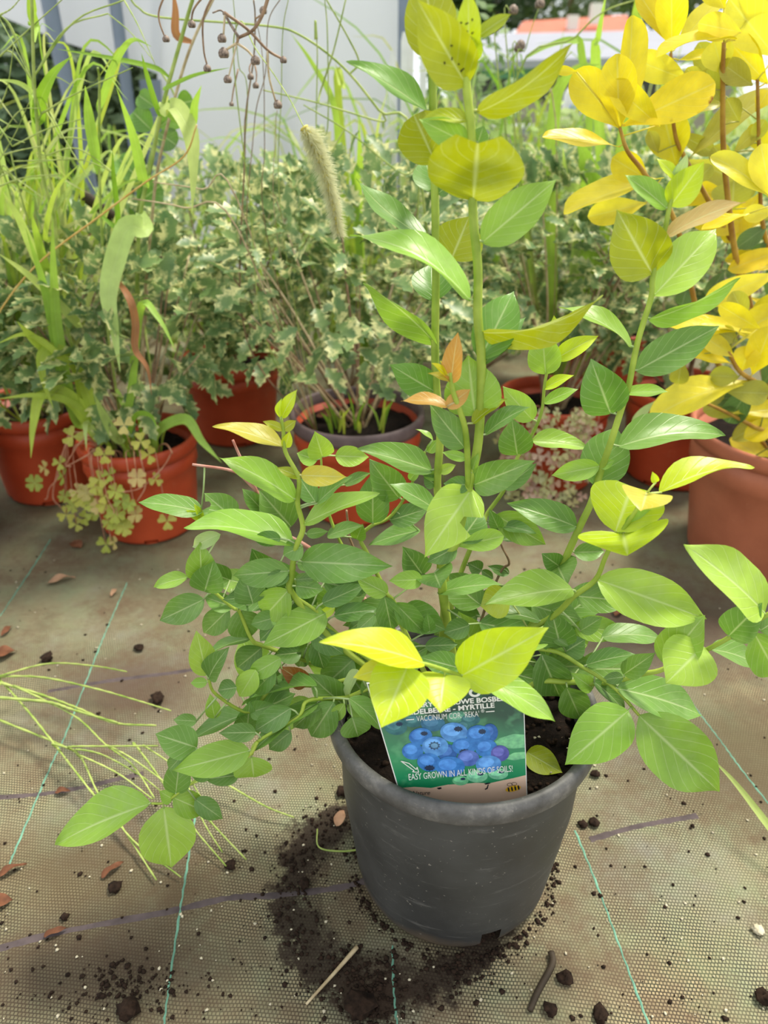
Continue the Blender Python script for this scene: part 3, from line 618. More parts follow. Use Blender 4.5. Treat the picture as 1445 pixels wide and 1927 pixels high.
LV = [
 # tall stems
 ('S1','G',630,465,370,15,235,'yg',dict(u=1,dy=-.02)), ('S2','G',465,330,400,-140,240,'yg',dict(u=1)), ('S1','G',642,300,640,-45,110,'ly',dict(u=1)),
 ('S1','G',590,190,495,75,28,'pale',{}), ('S1','G',580,170,578,50,24,'pale',{}), ('S1','G',640,330,695,190,95,'ly',{}), ('S1','G',690,200,865,80,62,'yg',{}),
 ('S1','G',685,610,1190,270,130,'yg',dict(u=1,arch=.07)), ('S2','G',415,610,0,340,95,'g1',{}), ('S2','G',460,885,350,640,235,'yg',dict(u=1,prof=HEART)),
 ('S1','G',645,785,385,655,120,'g2',{}), ('S1','G',640,660,400,640,60,'yg',{}), ('S1','G',690,780,720,690,80,'g1',{}),
 ('S1','G',665,1090,690,800,425,'yg',dict(u=1,prof=HEART,notch=.16,dy=-.045,arch=.02,fold=.12)),
 ('S1','px',906,457,1041,343,66,'g2',{}), ('S2','px',822,363,800,302,54,'g1',dict(dy=.03)), ('S2','px',824,365,846,345,22,'g0',{}), ('S2','px',803,448,674,346,34,'g1',dict(arch=-.06)),
 ('S2','H',545,258,640,30,225,'yg',dict(u=1)), ('S1','H',650,480,40,105,120,'g2',dict(arch=.10)), ('S2','H',455,485,440,285,190,'g1',dict(dy=.03)),
 ('S2','H',470,722,90,390,105,'g2',dict(u=1,arch=-.04)), ('S1','H',700,650,1350,490,105,'yg',dict(u=1,arch=.09)), ('S1','H',700,800,880,440,190,'g1',dict(dy=.03)),
 ('S1','H',725,830,940,570,110,'g1',dict(dy=.03)), ('S2','H',450,970,225,835,150,'g1',{}), ('S1b','H',545,930,580,665,95,'or',{}), ('S1b','H',530,1055,285,1020,58,'or',{}),
 ('S1b','H',520,1060,645,965,72,'or',{}), ('S1b','H',540,920,425,875,30,'oy',{}), ('S1b','H',520,885,445,820,30,'y',{}), ('S1b','H',530,890,490,810,26,'y',{}),
 ('S1','H',675,1105,640,790,255,'g2',dict(u=1,arch=.03)), ('S1b','H',660,1150,840,1015,52,'yg',{}), ('S1','D',45,250,340,55,92,'g0',{}),
 ('S1b','C',1135,228,910,-55,165,'g1',{}), ('S2','C',915,385,430,235,150,'g1',{}), ('S1b','C',1150,300,990,258,60,'g2',{}), ('S1b','C',1185,400,1225,270,52,'g2',{}),
 ('S1','C',1195,480,1582,328,185,'g1',dict(dy=-.03)), ('S1','C',1170,480,1000,470,100,'g0',{}), ('S1','C',1185,505,880,945,300,'lg',dict(dy=-.05,bite=(.40,.09,-1))),
 ('S1','C',960,665,635,475,110,'g1',{}), ('S1','C',1085,895,1385,830,125,'g2',dict(prof=OBLAN)), ('S1','C',1080,900,890,1000,120,'g0',{}), ('S1','C',1100,870,1250,660,190,'g0',dict(dy=.02)),
 ('S15','C',835,790,495,880,105,'g1',{}), ('S15','C',510,740,510,415,190,'g1',{}), ('S15','C',690,570,500,320,185,'g1',{}), ('S15','C',625,720,880,640,130,'g0',{}),
 ('S15','C',760,445,825,370,55,'g2',{}), ('S15','C',890,260,955,170,60,'g2',{}), ('S15','C',920,175,810,100,26,'g2',{}), ('S2','C',960,390,1070,345,62,'lg',{}),
 ('S2','C',940,480,860,420,90,'g0',{}), ('S2','C',950,430,840,390,60,'g2',{}), ('S15b','C',170,290,120,125,150,'lg',{}), ('S15b','C',255,280,475,290,120,'lg',{}), ('S15b','C',135,310,0,265,100,'g2',{}),
 ('S4','A',1105,630,1400,640,120,'oy',{}), ('S4','A',1110,645,950,580,60,'yg',{}), ('S15b','C',320,480,490,400,62,'g1',{}), ('S4','C',125,600,20,440,115,'g1',dict(dy=.02)),
 ('S4','C',130,610,355,425,80,'g1',{}), ('S4','C',40,745,530,540,110,'g2',{}), ('S4','C',22,1000,610,1030,225,'g1',dict(arch=.09,dy=-.02)), ('S17','C',610,1220,405,1110,115,'g2',{}),
 ('S17','E',660,195,850,390,130,'g1',{}), ('S17','C',850,1120,630,1130,108,'g2',{}), ('S1','C',930,1075,970,1175,220,'g1',dict(dy=-.035,Y=.54)), ('S1','C',950,1215,1380,1150,105,'g1',{}),
 ('S1','C',850,1090,720,910,165,'g0',dict(Y=.56)), ('S6b','C',165,1285,450,1160,110,'g0',{}), ('S15','C',400,850,440,750,90,'g2',{}), ('S15','C',200,830,440,755,80,'g1',{}), ('S4','C',60,815,200,795,60,'g1',{}),
 ('S17','E',590,150,640,390,140,'g1',{}), ('S6b','E',245,285,545,240,105,'g0',{}), ('S6b','E',255,225,130,305,58,'ly',{}), ('S6b','B',1285,370,865,585,205,'g2',dict(dy=-.03)), ('S17','E',530,270,400,390,80,'g1',{}),
 # bright shoot in front of the label
 ('S14','E',860,610,190,455,190,'ly',dict(arch=.05)), ('S14','E',690,605,390,700,130,'y',{}), ('S14','E',750,625,575,1025,340,'ly',dict(dy=-.04)), ('S14','E',1000,685,970,930,300,'ly',dict(dy=-.03)),
 ('S14','E',1105,640,845,570,145,'g1',dict(Y=.45)), ('S14','px',867,1272,1022,1187,92,'ly',dict(dy=-.02)), ('S14','F',20,700,445,480,80,'g2',dict(Y=.44)), ('S14','F',30,705,505,985,165,'g2',dict(dy=-.02,Y=.412)),
 # right hand low branches
 ('S11','F',430,545,550,830,215,'g0',{}), ('S11','F',600,770,690,975,180,'g1',{}), ('S11','F',780,780,640,680,95,'g2',{}), ('S10','F',780,730,990,930,100,'g0',{}), ('S10','F',1020,930,610,1280,290,'g2',dict(dy=-.03)),
 ('S10','px',1202,1346,1349,1486,98,'g2',dict(dy=-.03)), ('S10','px',1159,1295,1318,1343,60,'g1',{}), ('S11','F',985,700,845,720,70,'g0',{}), ('S10','F',730,620,1060,545,105,'g0',{}), ('S11','F',985,685,1190,545,125,'g1',{}),
 ('S11','F',835,430,1245,435,120,'g1',dict(arch=.08,Y=.53)), ('S12','F',690,390,835,300,100,'g1',{}), ('S12','F',560,500,500,260,200,'g0',{}), ('S12','F',590,530,720,450,150,'g0',{}), ('S12','F',430,430,465,570,70,'g1',{}),
 ('S12','F',500,420,610,490,55,'g1',{}), ('S12','D',640,1295,70,1390,200,'g2',dict(dy=-.03)), ('S12','px',1123,1090,1324,1163,78,'lg',dict(arch=.08)), ('S12','D',660,1340,1020,1380,165,'g1',{}), ('S3','D',540,1140,600,1260,220,'g1',dict(dy=-.03)),
 ('S3','D',550,1140,440,1060,120,'g0',{}), ('S3','D',590,1120,660,1080,90,'g0',{}), ('S3','D',648,1045,850,1040,105,'g1',{}), ('S12','D',930,905,1040,610,410,'ly',dict(dy=.02,prof=HEART)), ('S12','D',985,915,1015,1070,500,'ly',dict(dy=-.04,arch=-.05,fold=.4)),
 ('S12','D',1010,900,1190,760,120,'g2',{}), ('S12','D',1145,640,1110,755,280,'oy',dict(dy=-.03)), ('S12','px',1240,928,1411,875,34,'ly',{}), ('S12','K',400,930,370,845,55,'ly',{}), ('S3','D',670,875,220,715,165,'g1',{}),
 ('S3','D',825,460,510,520,120,'g2',{}), ('S3','D',820,460,920,425,62,'g2',{}), ('S3','D',800,600,930,205,265,'g1',dict(dy=.03)), ('S3','px',1162,841,1358,814,50,'g1',{}), ('S3','px',1149,779,1114,682,74,'g1',{}),
 ('S3','J',470,1300,760,1290,72,'g2',{}), ('S3','J',490,1300,365,1350,80,'g2',{}), ('S3','J',545,1150,1090,855,210,'g1',{}), ('S3','J',520,990,60,710,85,'g2',dict(arch=.08)), ('S3','J',630,800,1235,540,100,'g2',dict(u=1)),
 ('S3','J',660,490,430,75,330,'yg',dict(u=1)), ('S3','J',665,640,1080,195,255,'lg',dict(dy=.03)), ('S3','J',750,240,1265,0,105,'pk',{}), ('S3','I',760,1420,485,1195,110,'g2',{}), ('S3','I',780,1400,1000,1110,175,'ly',{}),
 ('S3','I',830,1225,895,1050,60,'pale',{}), ('S3','I',830,1225,695,1080,60,'ly',{}), ('S3','I',820,1240,830,1120,50,'pale',{}),
 # slim shoot behind
 ('S13','H',1060,880,1040,640,150,'lg',{}), ('S13','H',1110,800,1335,675,85,'ly',{}), ('S13','H',1115,690,1105,565,52,'ly',{}), ('S13','H',1125,690,1175,565,50,'oy',{}), ('S13','H',1080,720,920,680,28,'oy',{}),
 ('S13','H',1050,960,1205,885,50,'ly',{}), ('S13','H',1050,1040,1230,960,58,'g2',{}), ('S13','H',990,1130,835,955,115,'lg',{}), ('S13','D',265,385,230,150,195,'g1',{}), ('S13','D',360,290,735,330,105,'g2',{}),
 ('S13','D',170,610,385,450,105,'g1',{}), ('S13','D',120,790,445,985,165,'g2',{}), ('S13','D',160,870,385,910,68,'g0',{}), ('S13','D',160,960,310,975,42,'g0',{}), ('S13','D',140,890,80,760,80,'g1',{}), ('S18','D',210,1190,70,1140,60,'g0',{}),
 ('S13','C',1065,1300,1240,1370,90,'g0',{}), ('S13','C',1250,1060,1160,1010,90,'g0',{}), ('S13','C',1250,1060,1330,1115,52,'g0',{}), ('S12','C',1440,1250,1250,1300,190,'yg',{}), ('S10','E',1170,350,1000,400,120,'g0',{}),
 ('S1','E',865,490,1080,480,95,'g0',dict(Y=.53)), ('S17','E',900,390,880,270,72,'g1',{}), ('S12','F',420,320,75,250,80,'g0',{}),
 # left stem
 ('S4','A',990,440,530,295,100,'oy',dict(arch=.05)), ('S4','A',985,320,1070,260,60,'yg',{}), ('S4','A',985,320,855,265,50,'yg',{}), ('S4','A',1000,440,1030,335,62,'ly',{}), ('S4','A',975,240,1075,55,75,'ly',{}), ('S4','A',965,240,970,115,32,'ly',{}),
 ('S4','A',1070,800,580,515,165,'g2',{}), ('S19','A',440,880,20,810,125,'g1',{}), ('S19','A',660,930,460,760,170,'g1',dict(bite=(.75,.09,-1))), ('S19','A',650,890,410,890,60,'g1',{}), ('S4','A',1060,1110,345,965,165,'g2',dict(arch=.08)),
 ('S19','A',850,870,715,730,100,'g1',{}), ('S19','A',1040,980,830,740,220,'g1',{}), ('S19','A',820,870,815,765,72,'y',{}), ('S19','A',440,930,330,870,50,'ly',{}), ('S19','A',430,930,385,830,42,'ly',{}), ('S6','A',560,1030,370,1115,90,'pale',{}),
 ('S4','A',970,1060,780,1060,90,'g0',{}), ('S4','A',1120,1110,990,1170,125,'g1',{}), ('S6','A',430,1350,420,1100,170,'g2',{}), ('S6','A',340,1325,110,1385,88,'g2',{}), ('S6','B',450,230,510,30,190,'g1',{}), ('S4','A',1030,1280,655,1310,165,'g1',dict(arch=.08)),
 ('S4','B',780,310,720,110,180,'g0',{}), ('S4','A',1030,1310,850,1350,90,'g0',{}), ('S4','A',1070,1340,1225,1330,72,'g0',{}), ('S4','B',1070,190,1250,215,130,'g1',{}), ('S4','A',1080,1230,1200,1250,70,'g1',{}),
 ('S6','B',450,280,155,420,165,'g1',{}), ('S6','B',645,335,455,265,110,'g1',{}), ('S6','B',620,345,450,510,145,'g1',{}), ('S6','B',680,355,755,535,190,'g1',{}), ('S4','B',1025,215,855,400,200,'g2',{}), ('S6b','B',950,400,770,450,110,'g1',{}),
 ('S6b','B',960,420,830,560,100,'g0',{}), ('S6','B',770,550,465,655,58,'g1',{}), ('S5b','B',465,800,400,510,155,'lg',{}), ('S5b','B',480,820,600,620,120,'g0',{}), ('S5b','B',470,845,360,850,60,'g2',{}), ('S6','B',840,610,680,740,155,'g0',{}),
 ('S5b','B',970,680,745,810,118,'g2',{}), ('S5b','B',800,760,690,940,128,'lg',{}), ('S5b','B',930,760,780,920,120,'g1',{}), ('S6','B',1110,640,930,660,120,'g0',{}), ('S6','B',1150,600,1090,740,90,'g0',{}), ('S5b','B',1150,860,970,745,115,'br',{}),
 ('S5b','B',670,880,545,900,110,'g0',{}), ('S5','B',1215,870,720,980,78,'g1',dict(arch=.06)), ('S5b','B',760,1050,920,1000,108,'g1',{}), ('S5b','B',740,1060,360,1235,100,'g1',{}), ('S5b','B',520,1090,490,935,88,'g2',{}), ('S5b','B',400,1110,245,1100,78,'g1',{}),
 ('S5','B',400,1290,130,1200,190,'g1',{}), ('S5','B',760,1310,255,1440,190,'g2',dict(dy=-.02)), ('S5','B',1230,980,775,1310,110,'g1',dict(dy=-.03)), ('S5','B',800,1185,560,1190,108,'g0',{}), ('S5','B',770,1350,785,1490,215,'g2',{}), ('S5','B',1040,1020,800,1170,140,'g0',{}),
 ('S5','B',1040,1180,890,1300,115,'g0',{}), ('S5','B',1240,990,1060,1150,125,'g1',{}), ('S5','B',1330,980,1180,1210,185,'g1',{}), ('S8','B',300,1340,210,1440,90,'g1',{}), ('S6b','E',380,580,170,770,185,'g1',{}), ('S6b','B',1180,500,1390,650,140,'g0',{}), ('S6b','B',1200,560,1260,750,120,'g0',{}),
 ('S5','E',350,845,570,1050,105,'g1',dict(Y=.47)), ('S5','E',370,970,410,1105,175,'g1',{}), ('S5','E',320,880,245,990,80,'g2',{}), ('S5','E',410,650,330,860,62,'pale',{}), ('S5','E',490,840,450,700,80,'g1',{}), ('S5','E',330,900,480,940,90,'g2',{}),
 ('S8','Q',820,325,315,535,190,'g2',{}), ('S8','Q',890,340,930,665,245,'lg',dict(dy=-.02)), ('S8','Q',940,290,1118,370,118,'g2',{}), ('S8','Q',1060,300,1205,405,90,'g0',{}), ('S8','Q',955,270,980,60,120,'g1',{}), ('S8','Q',940,300,870,260,70,'g2',{}),
 ('S8','Q',1150,160,1040,170,70,'g1',{}), ('S8','Q',1300,170,1115,190,80,'g0',{}),
 ('S11','P',1425,730,1020,375,205,'lg',{}), ('S11','P',1230,858,1400,690,165,'g1',{}), ('S11','P',1095,915,900,1105,255,'lg',dict(dy=-.02)), ('S11','P',880,1010,1090,760,195,'g2',{}), ('S11','P',1130,930,1400,1020,95,'g1',{}), ('S11','P',1370,840,1500,1080,175,'g2',{}), ('S11','P',1400,830,1510,760,100,'g1',{}),
 ('S10','F',330,1210,560,1345,150,'yg',dict(Y=.486,dy=-.021,lying=True,arch=.03)),
]
LO = []
for sid, c, bx, by, tx, ty, w, col, kw in LV:
    LO.append(px_leaf(blue, M['blue'], ST, sid, c, bx, by, tx, ty, w, col, **kw))
# aphids on the top leaves
bpy.context.view_layer.update(); APH = plain('aphid', (40, 34, 24), .5, .3, .2)
for li, spots in ((0, ((550, 245), (550, 320), (610, 375), (604, 390), (585, 350), (510, 340))), (2, ((600, 130), (630, 125), (655, 105), (600, 195), (630, 170), (630, 195), (655, 205), (630, 240), (660, 180)))):
    lo = LO[li]; mi = lo.matrix_world.inverted(); V, Fc = [], []
    for x, y in spots:
        d = ray(*cpx('G', x, y)); hit, loc, nr, _ = lo.ray_cast(mi @ CAM, mi.to_3x3() @ d)
        if hit:
            for _q in range(2): p = lo.matrix_world @ loc; blob_geo(p + Vector((random.uniform(-.0006, .0006), -.0002, random.uniform(-.0006, .0006))), .0006, V, Fc, 1.0)
    if V: o = mk('aphids', V, Fc, APH, lo); o['kind'] = 'stuff'
# inner leaves low in the bush, filling between the branches
for _ in range(66):
    x = random.choice((random.uniform(430, 760), random.uniform(430, 760), random.uniform(880, 1110))); y = random.uniform(1075, 1390 - max(0, x - 600) * .6) if x < 800 else random.uniform(1130, 1290)
    an = random.uniform(0, 6.283); Lp = random.uniform(75, 115); Yb = random.uniform(.545, .60) - max(0, y - 1240) * .0004
    px_leaf(blue, M['blue'], ST, 'S1', 'px', x, y, x + math.cos(an) * Lp, y + math.sin(an) * Lp * .7, Lp * random.uniform(.4, .55), random.choice(['g0', 'g1', 'g1', 'g2']), Y=Yb, dy=random.uniform(-.02, .03))

# ---------------------------------------------------------------- printed plant label in the black pot
tl = [(259, 392), (1112, 392), (1135, 1050), (1060, 1130), (545, 1130), (455, 1050)]           # card outline as seen, before the rim hides its foot
co = PY(*cpx('T', 790, 1000), .4320); cn = Vector((.02, -1.0, .0)).normalized()
def cardpt(x, y, lift=0.0):
    px, py = cpx('T', x, y); return PPL(px, py, co + cn * lift, cn)
card = thing('plant_label', cardpt(790, 1040), 'printed card label with blueberries stuck in the black pot', 'label')
def card_poly(name, pts, lift, mat, parent=None, color=None):
    return mk(name, [cardpt(x, y, lift) for x, y in pts], [tuple(range(len(pts)))], mat, parent or card, smooth=False, color=color)
t = NT('card_print'); oc = t.n('ShaderNodeTexCoord').outputs['Object']; sx = t.n('ShaderNodeSeparateXYZ'); t.l(oc, sx.inputs[0])
n1 = t.noise(38, oc, 3); n2 = t.noise(20, oc, 2)
vv = t.math('ADD', t.math('MULTIPLY', sx.outputs[2], 8.0), t.math('MULTIPLY', t.math('SUBTRACT', n2, .5), .5))
col = t.ramp(vv, [(.10, lin(20, 132, 84)), (.45, lin(64, 150, 104)), (.62, lin(74, 128, 100)), (.80, lin(60, 88, 78))])
col = t.mix(t.ramp(n1, [(.52, (0, 0, 0, 1)), (.72, (.8, .8, .8, 1))]), col, lin(116, 190, 140))
M['card'] = t.bsdf(col, .35, .45)
M['cardwhite'] = plain('card_white', (238, 238, 234), .4, .4, .02); M['cardpink'] = plain('card_beige', (222, 190, 166), .5, .3, .05)
t = NT('berry_print'); oc = t.n('ShaderNodeTexCoord').outputs['Object']; oi = t.n('ShaderNodeObjectInfo')
col = t.mix(1.0, oi.outputs['Color'], t.ramp(t.noise(150, oc, 3), [(.3, (.62, .66, .75, 1)), (.7, (1.3, 1.25, 1.15, 1))]), 'MULTIPLY')
M['berry'] = t.bsdf(col, .35, .45)
M['ink'] = plain('print_black', (26, 28, 40), .4, .4, .1); M['beeyellow'] = plain('print_yellow', (236, 186, 30), .4, .4, .05)
P = [cardpt(x, y) for x, y in tl]; Q = [p - cn * .0006 for p in P]
mk('card', P + Q, [(5, 4, 3, 2, 1, 0), (6, 7, 8, 9, 10, 11)] + [(k, (k + 1) % 6, (k + 1) % 6 + 6, k + 6) for k in range(6)], M['cardwhite'], card, smooth=False)
def edge_l(y): return 259 + (y - 392) * (193 / 648)
def edge_r(y): return 1112 + (y - 392) * (22 / 648)
bl = [(edge_l(396) + 6, 396), (edge_r(396) - 4, 396), (edge_r(892) - 4, 892)]
wave = [(1060, 908), (1000, 920), (930, 936), (850, 934), (780, 940), (700, 944), (610, 962), (520, 956), (edge_l(962) + 6, 962)]
card_poly('printed_photo', list(reversed(bl + wave)), .0002, M['card'])
card_poly('beige_band', list(reversed([(edge_r(892) - 4, 892)] + [(1040, 1036)][:0] + [(edge_r(1048) - 4, 1048), (1058, 1128), (549, 1128), (edge_l(1048) + 6, 1048)] + list(reversed(wave)))), .0002, M['cardpink'])
def ell(cx, cy, rx, ry, rot=0, n=22):
    c, s = math.cos(math.radians(rot)), math.sin(math.radians(rot))
    return [(cx + rx * math.cos(a) * c - ry * math.sin(a) * s, cy + rx * math.cos(a) * s + ry * math.sin(a) * c) for a in (-2 * math.pi * k / n for k in range(n))]
B1, B2, B3 = lin(64, 128, 204), lin(92, 152, 220), lin(54, 104, 176); BF = lin(62, 116, 124); BG = lin(130, 206, 160); BP_ = lin(92, 96, 176)
berries = [(418, 630, 62, 44, 5, BF, 1), (512, 598, 56, 34, 0, BF, 0), (620, 612, 66, 42, 0, lin(60, 114, 150), 0), (755, 580, 60, 36, 0, lin(90, 150, 130), 0), (825, 590, 52, 30, 0, BF, 0), (790, 630, 44, 34, 0, BF, 0),
           (860, 898, 58, 34, 0, BG, 1), (975, 886, 54, 30, 0, BG, 1), (770, 922, 44, 26, 0, lin(110, 190, 140), 1),
           (930, 662, 44, 50, 0, B3, 0), (700, 770, 54, 46, 0, B3, 0), (510, 762, 58, 46, 0, B1, 0), (553, 682, 64, 46, -8, B1, 1), (735, 660, 76, 54, 5, B2, 1), (868, 674, 66, 54, 0, B1, 1), (790, 736, 66, 46, 0, B1, 2),
           (910, 745, 60, 48, -8, B1, 0), (985, 774, 50, 44, 0, BP_, 0), (812, 800, 60, 44, 0, lin(90, 118, 196), 0), (922, 832, 70, 46, -5, B2, 0), (632, 736, 72, 54, -3, B2, 3), (600, 822, 66, 50, 8, B1, 2), (714, 846, 80, 56, 0, B1, 0)]
for i, (x, y, rx, ry, rot, c, cr) in enumerate(berries):
    l = .0003 + i * .00002; hl = tuple(min(1, v * 1.35 + .03) for v in c[:3]) + (1,)
    b = card_poly('printed_berry', ell(x, y, rx, ry, rot), l, M['berry'], color=c)
    card_poly('berry_bloom', ell(x - rx * .18, y - ry * .2, rx * .62, ry * .55, rot), l + .000005, M['berry'], color=hl)
    if cr:
        k = {1: (x + rx * .3, y - ry * .35, .36, .30), 2: (x + 2, y + ry * .62, .5, .34), 3: (x - 4, y - 4, .48, .46)}[cr]
        pts = []
        for q in range(20):
            a = -2 * math.pi * q / 20; f = 1.0 if q % 2 else .74; pts.append((k[0] + rx * k[2] * f * math.cos(a), k[1] + ry * k[3] * f * math.sin(a)))
        card_poly('berry_crown', pts, l + .00001, M['berry'], color=lin(44, 62, 92) if cr != 3 else lin(60, 92, 128))
        if cr == 3: card_poly('berry_crown', ell(k[0], k[1], rx * .27, ry * .25), l + .000015, M['berry'], color=lin(104, 152, 196))
for pts in ([(940, 722), (985, 690), (1060, 668), (1116, 672), (1118, 742), (1060, 748), (1000, 742)], [(1000, 800), (1060, 770), (1120, 765), (1124, 800), (1060, 812)]):
    card_poly('printed_leaf', list(reversed(pts)), .00029, M['berry'], color=lin(128, 200, 150))
def text(s, x, y, size, xs=1.0, rot=-5.0, off=0.0, shear=0, mat=None, name='lettering', align='LEFT'):
    cu = bpy.data.curves.new('t', 'FONT'); cu.body = s; cu.size = 1; cu.offset = off; cu.shear = shear; cu.align_x = align; cu.resolution_u = 3
    ob = bpy.data.objects.new('t', cu); COL.objects.link(ob); bpy.context.view_layer.update()
    me = bpy.data.meshes.new_from_object(ob.evaluated_get(bpy.context.evaluated_depsgraph_get()))
    ca, sa = math.cos(math.radians(rot)), math.sin(math.radians(rot)); vs = []
    for v in me.vertices:
        lx, ly = v.co.x * size * xs, -v.co.y * size; vs.append(cardpt(x + lx * ca - ly * sa, y + lx * sa + ly * ca, .0010))
    fs = [tuple(p.vertices) for p in me.polygons]; bpy.data.objects.remove(ob); bpy.data.meshes.remove(me)
    return mk(name, vs, fs, mat or M['cardwhite'], card, smooth=False)
def text_fit(s, x0, y0, x1, cap, rot, **kw):
    size = cap / .73; o = text(s, x0, y0, size, 1.0, rot, **kw)
    vs = [wloc(o) + v.co for v in o.data.vertices]
    a = max((v - CAM).dot(RT) / depth(v) * F + CX for v in vs); b = min((v - CAM).dot(RT) / depth(v) * F + CX for v in vs)
    k = (x1 - x0) * .346 / (a - b); me = o.data; bpy.data.objects.remove(o); bpy.data.meshes.remove(me)
    return text(s, x0, y0, size, k, rot, **kw)
text_fit('BERRY - BLAUWE BOSBES', 490, 528, 1010, 27, -4.6, off=.03)
text_fit('HEIDELBEERE - MYRTILLE', 446, 568, 957, 27, -5.0, off=.03)
text_fit("VACCINIUM COR. 'REKA'", 532, 600, 872, 32, -4.6, off=-.005)
text_fit('\u00ae', 882, 552, 900, 18, -4.6)
text_fit('EASY GROWN IN ALL KINDS OF SOILS!', 487, 920, 1054, 36, -4.8, off=.0)
text_fit('Nature', 505, 1002, 602, 24, -2, shear=.3, mat=M['ink'])
for cx_, cy_, R_, r_ in ((848, 444, 33, 17), (546, 478, 26, 13)):
    o_, i_ = ell(cx_, cy_, R_, R_ * .72), ell(cx_, cy_, r_, r_ * .68); n = len(o_)
    vs = [cardpt(x, y, .001) for x, y in o_ + i_]; mk('lettering', vs, [(k, (k + 1) % n, (k + 1) % n + n, k + n) for k in range(n)], M['cardwhite'], card, smooth=False)
for (xa, ya, xb, yb, w) in ((474, 592, 518, 588, 2.5), (908, 548, 955, 544, 2.5), (446, 816, 490, 828, 2.2), (490, 828, 530, 862, 2.2), (446, 816, 476, 838, 2.2), (476, 838, 518, 868, 2.2), (530, 862, 534, 848, 2.2), (534, 848, 543, 877, 2.2), (543, 877, 508, 874, 2.2), (508, 874, 518, 868, 2.2)):
    dx, dy_ = xb - xa, yb - ya; L_ = math.hypot(dx, dy_); ox, oy = -dy_ / L_ * w, dx / L_ * w
    card_poly('printed_line', [(xa + ox, ya + oy), (xb + ox, yb + oy), (xb - ox, yb - oy), (xa - ox, ya - oy)], .001, M['cardwhite'])
bee = card_poly('printed_bee', ell(1056, 966, 42, 15, -12), .0009, M['beeyellow'])
for k in (-24, -6, 12, 30):
    card_poly('bee_stripe', ell(1056 + k, 966 - k * .21, 5, 13, -12, 10), .001, M['ink'], bee)
for cx_, cy_ in ((1038, 944), (1062, 940)):
    o_, i_ = ell(cx_, cy_, 15, 9), ell(cx_, cy_, 12.5, 7); n = len(o_)
    mk('bee_wing', [cardpt(x, y, .001) for x, y in o_ + i_], [(k, (k + 1) % n, (k + 1) % n + n, k + n) for k in range(n)], M['ink'], bee, smooth=False)
for pts in ([(640, 962), (664, 958), (668, 966), (652, 970)], [(898, 938), (930, 932), (932, 938), (906, 944)], [(918, 944), (924, 943), (918, 966), (906, 972), (900, 968), (912, 962)]):
    card_poly('slot_mark', list(reversed(pts)), .0004, M['ink'])

# ---------------------------------------------------------------- yellow shrub in the terracotta pot
tx_, ty_, th_ = BP['terra']
ysh = thing('yellow_shrub', (tx_, ty_, th_ - .04), 'shrub with glossy yellow leaves growing in the terracotta pot', 'shrub')
zs = th_ - .045
YD = {
 'a': dict(p=[(.62, 1.11, zs), (1330, 640, 1.07), (1275, 430, 1.02), (1215, 330, .97), (1181, 285, .95), (1166, 240, .945)], r=(.0042, .0018)),
 'b': dict(p=[(.66, 1.14, zs), (1400, 560, 1.08), (1365, 330, 1.02), (1360, 160, .98), (1362, 80, .96)], r=(.0048, .0022)),
 'c': dict(p=[(.67, 1.10, zs), (1480, 760, 1.0), (1445, 732, .97), (1393, 700, .95), (1370, 660, .945)], r=(.005, .0022)),
 'd': dict(p=[(.65, 1.16, zs), (1400, 520, 1.12), (1345, 400, 1.1), (1290, 300, 1.06), (1268, 240, 1.04), (1262, 100, 1.02)], r=(.0042, .002)),
 'e': dict(p=[(.63, 1.10, zs), (1440, 815, 1.02), (1418, 803, 1.01), (1375, 780, 1.0), (1320, 755, .99)], r=(.004, .002)),
 'f': dict(p=[(.69, 1.15, zs), (1460, 540, 1.1), (1435, 420, 1.07), (1430, 340, 1.05), (1425, 150, 1.0)], r=(.0042, .002)),
 'g': dict(p=[(.71, 1.12, zs), (1500, 600, 1.0), (1480, 450, .95), (1460, 380, .9)], r=(.005, .0025)),
}
YS = px_stems(ysh, YD, M['ystem'])
